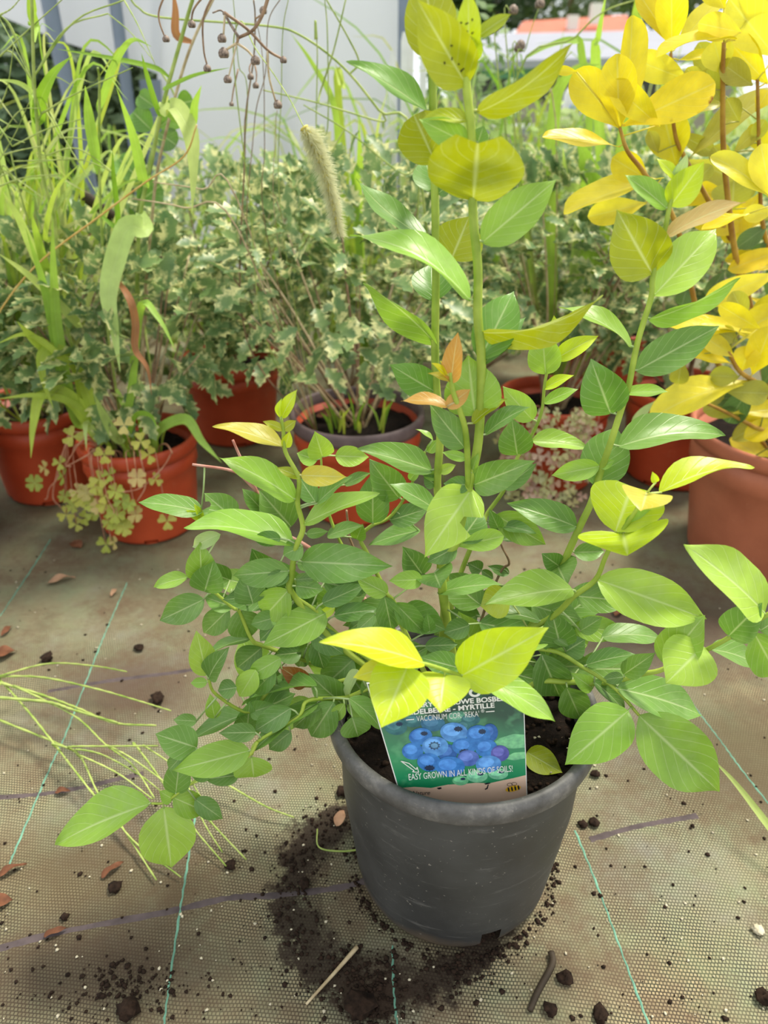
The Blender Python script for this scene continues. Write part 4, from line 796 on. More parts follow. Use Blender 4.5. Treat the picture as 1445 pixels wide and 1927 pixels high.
YL = [('a','I',440,870,145,500,225,'Y'), ('a','I',435,870,420,395,215,'Y'), ('a','I',450,860,525,140,165,'Y'), ('a','I',455,855,1060,575,240,'YS'), ('a','I',710,860,390,570,165,'Y'), ('d','I',905,548,530,400,165,'YB'),
 ('a','I',440,1000,-60,930,85,'YD'), ('a','I',640,1230,400,1080,165,'YD'), ('a','I',740,1210,90,1430,130,'YB'), ('a','I',620,1380,240,1470,150,'YB'), ('d','I',820,1130,735,780,240,'YD'), ('d','I',900,1090,1470,620,150,'YO'),
 ('d','I',780,300,570,-40,115,'YD'), ('d','I',790,340,790,-90,185,'Y'), ('d','I',800,350,1120,0,110,'YB'), ('b','I',1240,270,715,355,60,'Y'), ('f','I',1445,570,1140,240,190,'Y'), ('f','I',1500,390,1200,10,250,'YB'), ('b','I',1265,220,990,160,150,'YB'),
 ('b','I',1140,505,1080,290,180,'YB'), ('d','I',830,410,1085,370,60,'Y'), ('b','I',1340,580,1135,430,140,'YO'), ('b','I',1135,700,1030,490,120,'YO'), ('d','I',780,780,1110,700,85,'YO'), ('g','I',1455,1345,1085,1065,130,'YB'), ('g','I',1470,1340,1400,1000,180,'YB'),
 ('f','I',1200,1430,1215,1240,240,'YOS'), ('f','I',1210,1040,1370,880,90,'YO'), ('a','I',150,490,10,475,55,'Y'), ('f','I',1300,140,1400,-120,200,'YB'), ('b','I',1150,60,1040,-160,160,'YD'), ('f','I',1460,1050,1330,860,120,'Y'), ('f','I',1330,980,1420,820,90,'YO'),
 ('c','J',1330,890,775,830,110,'Y'), ('c','J',1315,910,1000,830,60,'YB'), ('c','J',1215,1050,1005,910,110,'YB'), ('c','J',1225,1110,880,1040,70,'Y'), ('c','J',1260,1150,1325,990,150,'Y'), ('c','J',1340,1170,1460,860,180,'YD'), ('c','J',1390,865,1130,710,120,'Y'),
 ('g','J',1520,480,1042,665,150,'YB'), ('c','J',1330,1220,680,1440,185,'YB'), ('g','J',1480,75,1288,80,105,'YB'), ('g','J',1330,75,1010,180,62,'Y'), ('c','J',860,1060,835,1230,110,'YO'), ('e','K',1045,350,1480,310,125,'YB'), ('e','K',1440,420,1160,545,160,'Y'), ('e','K',1450,860,1055,575,150,'YB'),
 ('c','K',390,245,212,445,75,'pale'), ('e','K',1344,190,900,230,140,'DK'), ('e','K',1260,690,1050,910,90,'DK'), ('e','K',1400,760,1255,925,90,'DK'), ('g','K',1420,1290,1215,1540,210,'DK'), ('f','J',1445,160,1250,300,110,'DK'), ('f','J',1445,330,1180,460,110,'DK'), ('f','J',1445,260,1290,420,100,'DK'),
 ('d','J',1150,460,1040,640,90,'DK'), ('c','J',1160,1290,1440,1300,150,'YO'), ('c','J',1250,1190,1060,1180,120,'YO'), ('c','J',1300,800,1210,620,120,'YO'), ('c','J',1240,950,1100,880,120,'YO'), ('d','J',900,560,860,700,100,'DK'), ('b','I',1000,620,900,470,110,'YO'),
 ('b','I',1250,830,1170,680,110,'YO'), ('f','I',1360,760,1445,620,100,'YD'), ('b','I',1180,1130,1080,1000,120,'YO'), ('a','I',940,1250,1060,1130,90,'YO'), ('d','I',960,640,1060,480,90,'YO'), ('d','I',700,1040,640,900,80,'YO')]
for e in YL:
    sid, c, bx, by, tx, ty, w, col = e
    sp_ = col.endswith('S'); col = col[:-1] if sp_ else col
    px_leaf(ysh, M['yellow_spot'] if sp_ else M['yellow'], YS, sid, c, bx, by, tx, ty, w, col, prof=OBLAN, asp=.40, wk=1.14, maxpet=90)
# further leaves along the yellow shrub's branches
for _ in range(34):
    sid = random.choice('bcdefg'); q = YS[sid][random.randint(12, len(YS[sid]) - 12)]; an = random.uniform(0, 6.283); Lp = random.uniform(80, 140)
    px_leaf(ysh, M['yellow'], YS, sid, 'px', q[0], q[1], q[0] + math.cos(an) * Lp, q[1] + math.sin(an) * Lp * .8, Lp * random.uniform(.25, .4), random.choice(['DK', 'YO', 'YO', 'YD', 'Y']), Y=q[2] + random.uniform(.02, .12), prof=OBLAN, asp=.36)

# ---------------------------------------------------------------- variegated holly shrubs
def holly_geo():
    pts = [(0, 0)]; n = 4
    V, UV, Fc = [], [], []
    side = [(0.02, .10), (.14, .42), (.20, .86), (.30, .50), (.42, 1.0), (.52, .56), (.66, .86), (.74, .42), (.86, .50), (.90, .22), (1.0, 0)]
    mid = [0.02, .14, .20, .30, .42, .52, .66, .74, .86, .90, 1.0]
    for k, v in enumerate(mid): V.append(Vector((0, v, .05 * math.sin(v * 3.1)))); UV.append((.5, v))
    for s in (-1, 1):
        for v, h in side: V.append(Vector((s * h * .30, v + (.05 if h > .8 else 0), .05 * math.sin(v * 3.1) + .10 * h + random.uniform(-.02, .02)))); UV.append((.5 + s * h * .5, v))
    for si in range(2):
        o = 11 + si * 11
        for k in range(10):
            f = (k, k + 1, o + k + 1, o + k); Fc.append(f if si else tuple(reversed(f)))
    return V, Fc, UV
HM = []
for k in range(3):
    V, Fc, UV = holly_geo(); o = mk('holly_leaf_shape', V, Fc, M['holly'], None, UV, True, origin=(0, 0, 0)); HM.append((o.data, V, Fc, UV)); bpy.data.objects.remove(o)
POTS = [(b[1], b[2], b[4] - .016, b[4] + .008, b[5]) for b in BACK]
def holly(label, cx, cy, z0, ctr, rad, n, nparts, seed, size=.054, group='variegated shrubs in pots'):
    random.seed(seed)
    sh = thing('variegated_shrub', (cx, cy, z0), label, 'shrub', group); root = Vector((cx, cy, z0 - .01)); ctr = Vector(ctr); leaves = []
    for b in range(16):
        th = random.uniform(0, 6.283); ph = random.uniform(-.25, 1.0); d = Vector((math.cos(th) * math.cos(ph), math.sin(th) * math.cos(ph), math.sin(ph)))
        end = ctr + Vector((d.x * rad[0], d.y * rad[1], d.z * rad[2])) * .95; mid = root.lerp(end, .5) + Vector((0, 0, -.02 + .05 * random.random()))
        st = root + Vector((random.uniform(-.02, .02), random.uniform(-.02, .02), 0))
        tube('branch', [st, mid, end], .0032, .0012, M['wood'] if b % 3 else M['straw'], sh, 5, origin=st)
    for _ in range(n):
        th = random.uniform(0, 6.283); sz = random.uniform(-.85, 1); r = random.uniform(.55, 1.0) ** .6; c = math.sqrt(max(0, 1 - sz * sz))
        d = Vector((math.cos(th) * c, math.sin(th) * c, sz)); p = ctr + Vector((d.x * rad[0], d.y * rad[1], d.z * rad[2])) * r
        if p.z < z0 + .01: p.z = z0 + .01 + random.random() * .05
        y = (d + Vector((random.gauss(0, .6), random.gauss(0, .6), random.gauss(-.1, .5)))).normalized()
        nz = (Vector((0, -.25, .9)) + Vector((random.gauss(0, .5), random.gauss(0, .5), random.gauss(0, .3)))); nz = (nz - y * nz.dot(y)).normalized(); x = y.cross(nz)
        s = size * random.uniform(.65, 1.25); mt = Matrix((x, y, nz)).transposed().to_4x4(); hv = [(mt @ (v * s)) for v in HM[0][1]]
        for _t in range(7):
            if p.z - s > .26: break
            if any(z_ < bh + .006 and bi < math.hypot(x_ - bx, y_ - by) < bo for bx, by, bi, bo, bh in POTS for x_, y_, z_ in (p + v for v in hv)): p = p + Vector((0, 0, .028))
            else: break
        leaves.append(((p - CAM).length - .35 * s, p, mt, s, random.randrange(3)))
    leaves.sort(key=lambda e: e[0])
    for k, (_, p, mt, s, mi) in enumerate(leaves[:nparts]):
        o = bpy.data.objects.new('leaf', HM[mi][0]); COL.objects.link(o); o.parent = sh
        o.matrix_local = Matrix.Translation(p - root - Vector((0, 0, .01))) @ mt @ Matrix.Scale(s, 4); g = random.uniform(.72, 1.0); o.color = (g, g, g * random.uniform(.8, 1), 1)
    V, Fc, UV = [], [], []
    for (_, p, mt, s, mi) in leaves[nparts:]:
        b = len(V); _, v0, f0, u0 = HM[mi]; mm = Matrix.Translation(p) @ mt @ Matrix.Scale(s, 4)
        V += [mm @ v for v in v0]; Fc += [tuple(b + i for i in f) for f in f0]; UV += u0
    if V:
        o = mk('inner_foliage', V, Fc, M['holly'], sh, UV, True, (.86, .86, .78, 1)); o['kind'] = 'stuff'
x, y, h = BP['centre']; holly('variegated holly leaved shrub in the grey rimmed orange pot', x, y, h - .03, (x - .01, y + .04, .42), (.25, .22, .19), 520, 230, 11)
x, y, h = BP['left_front']; holly('variegated holly leaved shrub growing among the grass in the clover pot', x, y, h - .03, (x - .02, y + .05, .36), (.20, .17, .16), 420, 190, 12, .058)
x, y, h = BP['edge']; holly('cream and green holly leaved shrub in the pot at the end of the row', x, y, h - .03, (x - .03, y + .0, .33), (.22, .15, .15), 300, 120, 13)
x, y, h = BP['left_back']; holly('cream edged holly leaved shrub in the back row pot behind the clover', x, y, h - .03, (x, y + .05, .38), (.22, .2, .17), 360, 130, 14)
x, y, h = BP['mid_back']; holly('shaded holly leaved shrub between the two front orange pots', x, y, h - .03, (x + .03, y + .04, .40), (.22, .18, .17), 380, 130, 15)
x, y, h = BP['pink']; holly('broad variegated holly leaved shrub rising above the pink trailing leaves', x, y, h - .03, (x + .03, y + .12, .41), (.25, .2, .18), 460, 180, 16)
x, y, h = BP['far']; holly('dense variegated holly leaved shrub in the far back row pot', x, y, h - .03, (x - .02, y, .42), (.30, .22, .2), 380, 120, 17)
x, y, h = BP['dark']; holly('dark holly leaved shrub in the gap behind the terracotta pot', x, y, h - .03, (x - .03, y + .08, .40), (.2, .18, .2), 300, 80, 18)
for i, (x, y, w, hgt, lb) in enumerate(((-.10, 1.78, .34, .46, 'holly leaved shrub standing behind the grey rimmed orange pot'), (-.75, 1.80, .34, .46, 'holly leaved shrub standing behind the back row pot of cream leaves'), (.22, 1.95, .32, .46, 'holly leaved shrub behind the broad shrub with pink trailing leaves'), (1.0, 1.75, .34, .46, 'holly leaved shrub standing behind the yellow leaved shrub'))):
    holly(lb, x, y, .0, (x, y, hgt * .68), (w, .22, hgt * .36), 380, 60, 30 + i)

# ---------------------------------------------------------------- grasses and weeds
random.seed(5)
GC = {'a': lin(166, 200, 88), 'b': lin(132, 172, 58), 'c': lin(196, 216, 128), 'd': lin(186, 204, 84), 'e': lin(198, 206, 140), 'br': lin(176, 122, 82)}
def ribbon_geo(P, w, tipped=True, V=None, Fc=None, UV=None, face=None):
    V = [] if V is None else V; Fc = [] if Fc is None else Fc; UV = [] if UV is None else UV; b = len(V); n = len(P)
    for i, p in enumerate(P):
        v = i / (n - 1); tg = (P[min(i + 1, n - 1)] - P[max(i - 1, 0)]).normalized(); view = face if face is not None else (CAM - p).normalized()
        s = tg.cross(view); s = s.normalized() if s.length > 1e-6 else Vector((1, 0, 0)); nn = s.cross(tg)
        pr = min(1, .45 + v * 2.2) * (1 - max(0, (v - .45) / .55) ** 1.6) if tipped else 1
        h = w / 2 * max(pr, .03); V += [p - s * h + nn * (h * .3), p, p + s * h + nn * (h * .3)]; UV += [(0, v), (.5, v), (1, v)]
    for i in range(n - 1):
        for k in range(2): a = b + i * 3 + k; Fc.append((a, a + 1, a + 4, a + 3))
    return V, Fc, UV
def near(P, pool):
    return min(pool, key=lambda q: (q - P).length)
def px_blade(parent, crop, pts, w, col, Y0, Y1, name='blade', tw=.5, pool=None):
    n = len(pts); P = []
    for i, (x, y) in enumerate(pts): px, py = cpx(crop, x, y); P.append(PY(px, py, Y0 + (Y1 - Y0) * i / (n - 1)))
    W = w * CROPS[crop][2] * depth(P[n // 2]) / F
    if pool:
        q = near(P[0], pool)
        if (q - P[0]).length > .004: P = [q] + P
    S = smooth_path(P, 6)
    mid = S[len(S) // 2]; face = (CAM - mid).normalized() + Vector((random.uniform(-tw, tw), 0, random.uniform(0, tw)))
    V, Fc, UV = ribbon_geo(S, W * 1.1, True, face=face.normalized())
    return mk(name, V, Fc, M['blade'], parent, UV, True, jit(GC[col], .08), origin=P[0])
def px_stalk(parent, crop, pts, w, mat, Y0, Y1, name='stalk', taper=.6, bump=0, pool=None, grow=None):
    n = len(pts); P = []
    for i, (x, y) in enumerate(pts): px, py = cpx(crop, x, y); P.append(PY(px, py, Y0 + (Y1 - Y0) * i / (n - 1)))
    r = w * CROPS[crop][2] * depth(P[n // 2]) / F / 2
    if pool:
        q = near(P[0], pool)
        if (q - P[0]).length > .002: P = [q] + P
    if grow is not None: grow.extend(smooth_path(P, 10))
    return tube(name, P, r, r * taper, mat, parent, 6, origin=P[0], bump=bump, sm=6)
lx, ly, lh = BP['left_front']
GS = [Vector((lx + dx, ly + dy_, lh - .034)) for dx in (-.05, -.02, .01, .04) for dy_ in (-.04, 0)]; G0 = list(GS)
gr = thing('grass_clump', (lx, ly, lh - .03), 'tall broad bladed grass clump growing in the clover pot', 'grass')
px_stalk(gr, 'px', [(215, 835), (166, 716), (138, 658), (114, 564), (103, 420), (84, 345), (75, 292), (68, 210), (63, 128), (61, 40), (58, -60)], 8.5, M['grass_stem'], 1.22, 1.10, pool=G0, grow=GS)
px_stalk(gr, 'px', [(235, 838), (200, 600), (192, 445), (187, 327), (187, 205), (187, 150), (184, 128)], 7, M['grass_stem'], 1.22, 1.12, pool=G0, grow=GS)
px_stalk(gr, 'px', [(250, 838), (256, 600), (263, 415), (284, 311), (304, 207), (346, 55), (365, -10)], 10, M['grass_stem'], 1.24, 1.16, pool=G0, grow=GS)
px_stalk(gr, 'px', [(262, 838), (270, 600), (285, 420), (298, 311), (332, 173), (362, 80), (405, -10)], 8, M['straw'], 1.25, 1.20, pool=G0, grow=GS)
for c, pts, w, col in (('R6', [(310, 960), (330, 800), (430, 600), (580, 450)], 100, 'b'), ('R6', [(265, 200), (250, 100), (240, -60), (235, -200)], 90, 'a'), ('R6', [(265, 760), (150, 670), (-40, 635)], 42, 'c'), ('R6', [(800, 860), (850, 720), (900, 560), (1000, 380), (1090, 320), (1220, 375)], 56, 'a'),
    ('R6', [(795, 1400), (720, 1000), (685, 690)], 84, 'a'), ('R6', [(1165, 1460), (1080, 1100), (940, 710)], 90, 'a'), ('R6', [(1240, 545), (900, 470), (460, 395)], 40, 'b'), ('R6', [(1275, 900), (1180, 600), (1140, 430)], 44, 'b'), ('R6', [(945, 1810), (910, 1400), (905, 1200)], 44, 'b'),
    ('R6', [(370, 1910), (450, 1550), (640, 1320)], 46, 'd'), ('R1', [(230, 1460), (110, 1200), (15, 1040)], 48, 'c'), ('R1', [(255, 1460), (200, 1280), (170, 1150)], 44, 'a'), ('R1', [(910, 600), (960, 590), (1030, 720), (1050, 900), (1045, 1160)], 96, 'c'), ('R1', [(1030, 680), (1060, 560), (1095, 465)], 44, 'a'),
    ('R1', [(905, 480), (1060, 410), (1250, 368)], 24, 'b'), ('px', [(272, 430), (240, 430), (215, 500), (205, 560), (215, 620), (226, 700)], 36, 'c'), ('M', [(420, 460), (180, 220), (-20, 70)], 50, 'c'), ('M', [(300, 700), (250, 600), (180, 540), (95, 450)], 80, 'd'), ('M', [(560, 1080), (420, 700), (300, 600), (225, 640), (240, 780), (290, 920)], 62, 'd'),
    ('M', [(560, 1090), (400, 880), (240, 830), (185, 1000), (168, 1190)], 76, 'd'), ('M', [(560, 1080), (400, 900), (200, 850), (-20, 870)], 42, 'd'), ('M', [(640, 1090), (560, 960), (510, 840)], 56, 'c'), ('M', [(860, 1050), (1010, 980), (1100, 1100), (1205, 1215)], 56, 'a'), ('M', [(700, 900), (760, 380), (860, 430), (960, 615)], 44, 'a'),
    ('M', [(540, 1080), (470, 1000), (470, 1150)], 40, 'c'), ('M', [(420, 1000), (320, 560), (290, 200), (285, -120)], 60, 'a'), ('M', [(380, 900), (250, 300), (140, -60)], 50, 'a'), ('M', [(470, 960), (410, 720), (330, 640), (150, 520), (-20, 570)], 46, 'd'), ('M', [(690, 1080), (740, 960), (820, 960), (860, 1040)], 30, 'b')):
    px_blade(gr, c, pts, w, col, 1.17 if c != 'M' else 1.16, 1.09, pool=GS)
px_blade(gr, 'M', [(690, 300), (735, 450), (735, 600), (800, 700), (825, 850)], 38, 'br', 1.12, 1.10, 'dead_blade', pool=GS)
px_blade(gr, 'R1', [(960, 190), (955, 60), (940, -60)], 40, 'br', 1.20, 1.20, 'dead_blade', pool=GS)
bx_, by_, bh_ = BP['left_back']; FG0 = [Vector((bx_ + dx, by_ - .03, bh_ - .034)) for dx in (-.05, -.02, .02, .05)]; FG = list(FG0)
fg = thing('finger_grass', PY(60, 760, 1.26), 'fine grass with thin spreading seed spikes beside the tall grass clump', 'grass'); fg.location = (bx_, by_ - .03, bh_ - .034)
FSP = []
for pts in ([(-30, 480), (240, 230), (520, -20)], [(-30, 100), (100, 340), (260, 650)], [(330, 920), (600, 760), (1070, 545)], [(100, 1180), (380, 1040), (670, 955)], [(-30, 1510), (200, 1430), (480, 1405)], [(-30, 1330), (120, 1080), (250, 790)], [(-20, 1150), (150, 900), (330, 870)], [(-20, 1430), (250, 1320), (620, 1270)], [(-20, 900), (60, 700), (110, 370)],
            [(100, 1300), (400, 1290), (700, 1285)], [(400, 900), (520, 1120), (700, 1420), (800, 1600)], [(-20, 1000), (60, 1100), (200, 1150)], [(20, 1250), (160, 1210), (330, 1180)], [(870, 110), (1050, 260), (1230, 480)], [(1000, 0), (1120, 220), (1250, 520)], [(480, 1110), (600, 1110), (700, 1130)], [(0, 120), (90, 70), (170, -20)], [(930, 1400), (700, 1300), (300, 1240)]):
    FSP.append(pts)
for pts in ([(10, 760), (60, 500), (30, 330)], [(60, 760), (30, 420), (-20, 260)], [(90, 770), (110, 480), (60, 150)], [(40, 770), (-10, 560)]): px_stalk(fg, 'px', pts, 4, M['grass_stem'], 1.32, 1.14, pool=FG0, grow=FG)
for pts in FSP:
    sp3 = px_stalk(fg, 'R6', pts, random.uniform(8, 14), M['grass_stem'], 1.14, 1.10, 'seed_spike', .5, .35); a = PY(*cpx('R6', *pts[0]), 1.14); q = near(a, FG)
    tube('stalk', [q, q.lerp(a, .5) + Vector((0, 0, .02)), a], .0012, .0009, M['grass_stem'], fg, 5, origin=q)
os_ = tag(px_stalk(None, 'R1', [(-200, 2200), (-60, 1800), (180, 1460), (550, 1170), (800, 985), (1000, 850), (1070, 680)], 14, M['orange_stem'], 1.17, 1.10, 'dry_stem', pool=[Vector((BP['edge'][0] + .03, BP['edge'][1] - .02, BP['edge'][2] - .034))]), 'thin orange dry stem leaning across the tall grass', 'stem')
cx0, cy0, ch0 = BP['centre']; CS = [Vector((cx0 + dx, cy0 + dy_, ch0 - .034)) for dx in (-.07, -.05, -.03) for dy_ in (-.04, -.01, .02)]
st_ = thing('straw', (cx0 - .05, cy0 - .02, ch0 - .034), 'pale dry straws bending over the holly shrub', 'straw')
px_stalk(st_, 'R1', [(1290, 1240), (1000, 1130), (720, 1080)], 13, M['straw'], 1.16, 1.14, pool=CS); px_stalk(st_, 'R1', [(1290, 1085), (1100, 1030), (830, 990)], 11, M['straw'], 1.16, 1.14, pool=CS)
random.seed(77)
for _ in range(46):
    x0 = random.uniform(-20, 150); y0 = random.uniform(520, 760); x1 = x0 + random.uniform(-120, 170); y1 = random.uniform(60, 430)
    px_blade(fg, 'px', [(x0, y0), ((x0 * 2 + x1) / 3 + random.uniform(-25, 25), (y0 + y1) / 2), (x1, y1), (x1 + random.uniform(-70, 90), y1 + random.uniform(-30, 70))], random.uniform(4, 11), random.choice('acde'), 1.29, 1.2, pool=FG0)
for key, lb in (('centre', 'few short grass sprouts on the soil of the grey rimmed pot'), ('left_front', 'short grass sprouts at the foot of the tall grass clump')):
    x, y, h = BP[key]; ps = thing('grass_sprouts', (x, y - .04, h - .032), lb, 'grass')
    for k in range(16):
        b = Vector((x + random.uniform(-.05, .05), y - .035 + random.uniform(-.02, .03), h - .033)); hh = random.uniform(.03, .09); dx = random.uniform(-.03, .03)
        V, Fc, UV = ribbon_geo(smooth_path([b, b + Vector((dx * .4, 0, hh * .6)), b + Vector((dx, -.01, hh))], 4), random.uniform(.003, .007), True, face=Vector((0, -1, .3)).normalized()); mk('blade', V, Fc, M['blade'], ps, UV, True, jit(GC[random.choice('abd')], .1), origin=b)
x, y, h = BP['centre']
for px, py, L, ro, lb in ((618, 782, .045, -.3, 'long brown dead leaf on the soil of the grey rimmed pot'),):
    c = PZ(px, py, h - .022); V, Fc, UV = leaf_geo(c - Vector((L / 2, 0, 0)), c + Vector((L / 2, -.012, .004)), .024, Vector((0, -.3, 1)), .1, .3); tag(mk('dead_leaf', V, Fc, M['deadleaf'], None, UV, True, origin=c), lb, 'leaf')
# dark stick with its teal tie, and the pale cane
sk = thing('support_stick', PY(300, 490, 1.28), 'dark wooden stick leaning among the grass with a teal tie', 'stick')
tube('stick', [PY(156, 366, 1.27), PY(268, 456, 1.36), PY(372, 580, 1.50), Vector((BP['mid_back'][0] + .03, BP['mid_back'][1] - .02, BP['mid_back'][2] - .05))], .009, .008, M['darkstick'], sk, 8)
tube('tie', [PY(260, 452, 1.352), PY(270, 441, 1.348), PY(278, 452, 1.352), PY(272, 468, 1.352), PY(260, 452, 1.352)], .005, .005, M['teal'], sk, 6)
tag(tube('cane', [Vector((-1.10, 1.33, -.004)), Vector((-.95, 1.33, .30)), PY(-40, 432, 1.34), PY(60, 428, 1.34), PY(150, 438, 1.38), PY(330, 445, 1.47)], .006, .005, M['redtwig']), 'pinkish cane lying level among the holly leaves', 'cane')
# bindweed leaves
bw = thing('bindweed', (lx + .03, ly + .04, lh - .034), 'round leaved bindweed climbing behind the tall grass', 'weed')
BWS = px_stems(bw, {'v': dict(p=[(lx + .03, ly + .04, lh - .036), (255, 480, 1.38), (275, 330, 1.38), (300, 240, 1.37), (330, 190, 1.37), (300, 130, 1.37)], r=(.002, .0015))}, M['grass_stem'])
for x0, y0, x1, y1, w in ((285, 245, 252, 212, 42), (300, 240, 345, 200, 40), (300, 250, 330, 272, 36), (290, 200, 262, 180, 30), (335, 195, 362, 190, 34), (265, 340, 225, 300, 40), (262, 380, 300, 350, 40), (258, 420, 215, 400, 36)):
    px_leaf(bw, M['blue'], BWS, 'v', 'px', x0, y0, x1, y1, w, random.choice(['g0', 'g1', 'g1']), prof=HEART)
# dried weed with seed heads
dw = thing('dried_weed', CS[4], 'dried weed with dark button seed heads on thin brown branches', 'weed'); DW = list(CS)
def W3(x, y, Y=1.0): px, py = cpx('W', x, y); return PY(px, py, Y)
for pts, r, m in (([(740, -20), (700, 100), (635, 205), (540, 255)], .0022, 'wood'), ([(540, 255), (480, 160), (440, 85)], .0018, 'seed'), ([(440, 85), (600, 200), (735, 340), (835, 400)], .0018, 'wood'), ([(735, 345), (745, 520), (790, 690)], .0014, 'straw'), ([(445, 95), (435, 240)], .0014, 'straw'), ([(525, 295), (450, 340)], .0015, 'straw'), ([(530, 295), (600, 345), (650, 405)], .0015, 'straw'), ([(525, 300), (490, 440), (468, 530)], .0011, 'straw'), ([(535, 255), (527, 300)], .0018, 'wood'), ([(440, 85), (410, 70), (360, 88)], .001, 'seed'),
                  ([(330, -60), (235, 60), (215, 170)], .0012, 'wood'), ([(380, -60), (300, 120), (300, 330), (325, 450)], .0013, 'wood'), ([(60, -80), (0, 60), (0, 150), (40, 260)], .0012, 'wood'), ([(740, -20), (860, -160), (900, -60)], .0022, 'wood')):
    P = [W3(x, y, 1.0) for x, y in pts]; tube('branch', P, r, r * .8, M[m], dw, 6, origin=P[0])
for pts, w, m in (([(590, 2300), (580, 1050), (590, 750), (640, 400), (650, 120), (640, 0)], 16, 'wood'), ([(630, 1900), (640, 900), (720, 500), (740, 150), (830, -20)], 9, 'wood'), ([(560, 1900), (600, 700), (540, 450), (520, 200), (500, -20)], 9, 'grass_stem'), ([(830, 1500), (830, 600), (840, 200), (880, -20)], 9, 'grass_stem'), ([(730, 1600), (715, 1000), (710, 560), (690, 300), (655, 130)], 8, 'wood'), ([(800, 1600), (790, 900), (800, 750)], 7, 'straw')):
    px_stalk(dw, 'W', pts, w, M[m], 1.24, 1.14, 'branch', pool=CS, grow=DW)
for pts in ([(645, 430), (660, 500), (655, 575)], [(640, 400), (612, 460), (620, 515)], [(535, 470), (505, 600), (490, 700)], [(650, 130), (690, 100), (705, 72)]): P = [W3(x, y, 1.14 - .02 * k / (len(pts) - 1)) for k, (x, y) in enumerate(pts)]; tube('branch', P, .0012, .0009, M['wood'], dw, 6, origin=P[0])
def seed_head(parent, c, r):
    V, Fc = [], []
    for i, (z, f) in enumerate(((-1, .25), (-.6, .8), (-.1, 1.0), (.5, .95), (.8, .7), (.65, .35), (.55, 0.02))):
        for k in range(12): f2 = f * (1.08 if k % 2 else .86) if i in (2, 3, 4) else f; a = 2 * math.pi * k / 12; V.append(Vector(c) + Vector((math.cos(a) * f2 * r, math.sin(a) * f2 * r, -z * r)))
    for i in range(6):
        for k in range(12): Fc.append((i * 12 + k, i * 12 + (k + 1) % 12, i * 12 + 12 + (k + 1) % 12, i * 12 + 12 + k))
    return mk('seed_head', V, Fc, M['seed'], parent, origin=c)
for x, y, r in ((843, 408, 24), (805, 712, 30), (425, 262, 30), (437, 362, 36), (652, 412, 32), (464, 540, 28), (220, 165, 26), (325, 465, 26), (45, 265, 24), (655, 582, 22), (620, 522, 22), (705, 72, 26), (490, 708, 16), (440, 90, 12)):
    c = W3(x, y, 1.0 if y not in (582, 522, 72, 708) else 1.12); seed_head(dw, c, r * .2768 * depth(c) / F)
# foxtail
fx = thing('foxtail_grass', CS[5], 'nodding foxtail grass with a pale bristly seed head', 'grass')
px_stalk(fx, 'px', [(500, 640), (470, 380), (440, 120), (452, 40), (480, 90), (512, 135), (547, 190), (571, 238)], 3.2, M['grass_stem'], 1.2, .92, pool=CS)
hp = smooth_path([PY(*cpx('R2', x, y), .92) for x, y in ((348, 688), (400, 770), (450, 890), (490, 1020), (520, 1150), (545, 1275))], 10)
V, Fc = tube_geo(hp, .0042, .0022, 8, bump=.35); mk('seed_head', V, Fc, stem_mat('foxtail_core', (176, 160, 60), (214, 204, 110), 400), fx, origin=hp[0])
V, Fc = [], []
for _ in range(3800):
    i = random.randrange(len(hp) - 1); p = hp[i].lerp(hp[i + 1], random.random()); tg = (hp[i + 1] - hp[i]).normalized(); d = tg.orthogonal().normalized(); d.rotate(Matrix.Rotation(random.uniform(0, 6.283), 3, tg)); d = (d + tg * random.uniform(.35, .8)).normalized()
    v = i / len(hp); L = random.uniform(.013, .024) * (1 - .45 * v) * min(1, .6 + 4 * v); s = d.orthogonal().normalized() * .00042; b = len(V); V += [p - s, p + s, p + d * L]; Fc.append((b, b + 1, b + 2))
o = mk('bristles', V, Fc, plain('bristle', (214, 214, 172), .5, .3, .1, 50, .4), fx, smooth=False, origin=hp[0]); o['kind'] = 'stuff'
# wiry weed stems and blades between the shrubs and the tunnel
WR = [Vector((.12, 1.33, -.003)), Vector((.13, 1.34, -.003))]
ww = thing('wiry_weed', (.12, 1.33, 0), 'wiry green weed with long thin crossing stems', 'weed')
for pts, w in (([(980, 900), (760, 600), (560, 360), (330, 190), (140, 140), (-420, 95), (-550, 40), (-600, -20)], 15), ([(770, 660), (430, 560), (130, 490)], 12), ([(650, 335), (590, 200), (470, -10)], 13), ([(440, 505), (480, 380), (520, 250), (580, -5)], 12), ([(880, 940), (600, 720), (350, 570)], 11), ([(960, 1500), (980, 900), (940, 700)], 12), ([(430, 900), (425, 300), (415, 180)], 9), ([(480, 700), (480, 200), (465, -10)], 9)):
    px_stalk(ww, 'R2', pts, w, M['grass_stem'], 1.28, 1.24, pool=WR, grow=WR)
px_stalk(ww, 'R2', [(418, 215), (414, 110)], 22, M['grass_stem'], 1.24, 1.24, 'seed_head')
rg = thing('reed_grass', (.42, 1.65, 0), 'broad grass blades drooping between the blueberry and the yellow shrub', 'grass')
rg2 = thing('reed_grass', (.0, 1.60, 0), 'broad grass blades rising behind the foxtail seed head', 'grass')
RR = [Vector((.42 + dx, 1.65, -.003)) for dx in (-.03, 0, .03)]; RR2 = [Vector((dx, 1.60, -.003)) for dx in (-.03, 0, .03)]
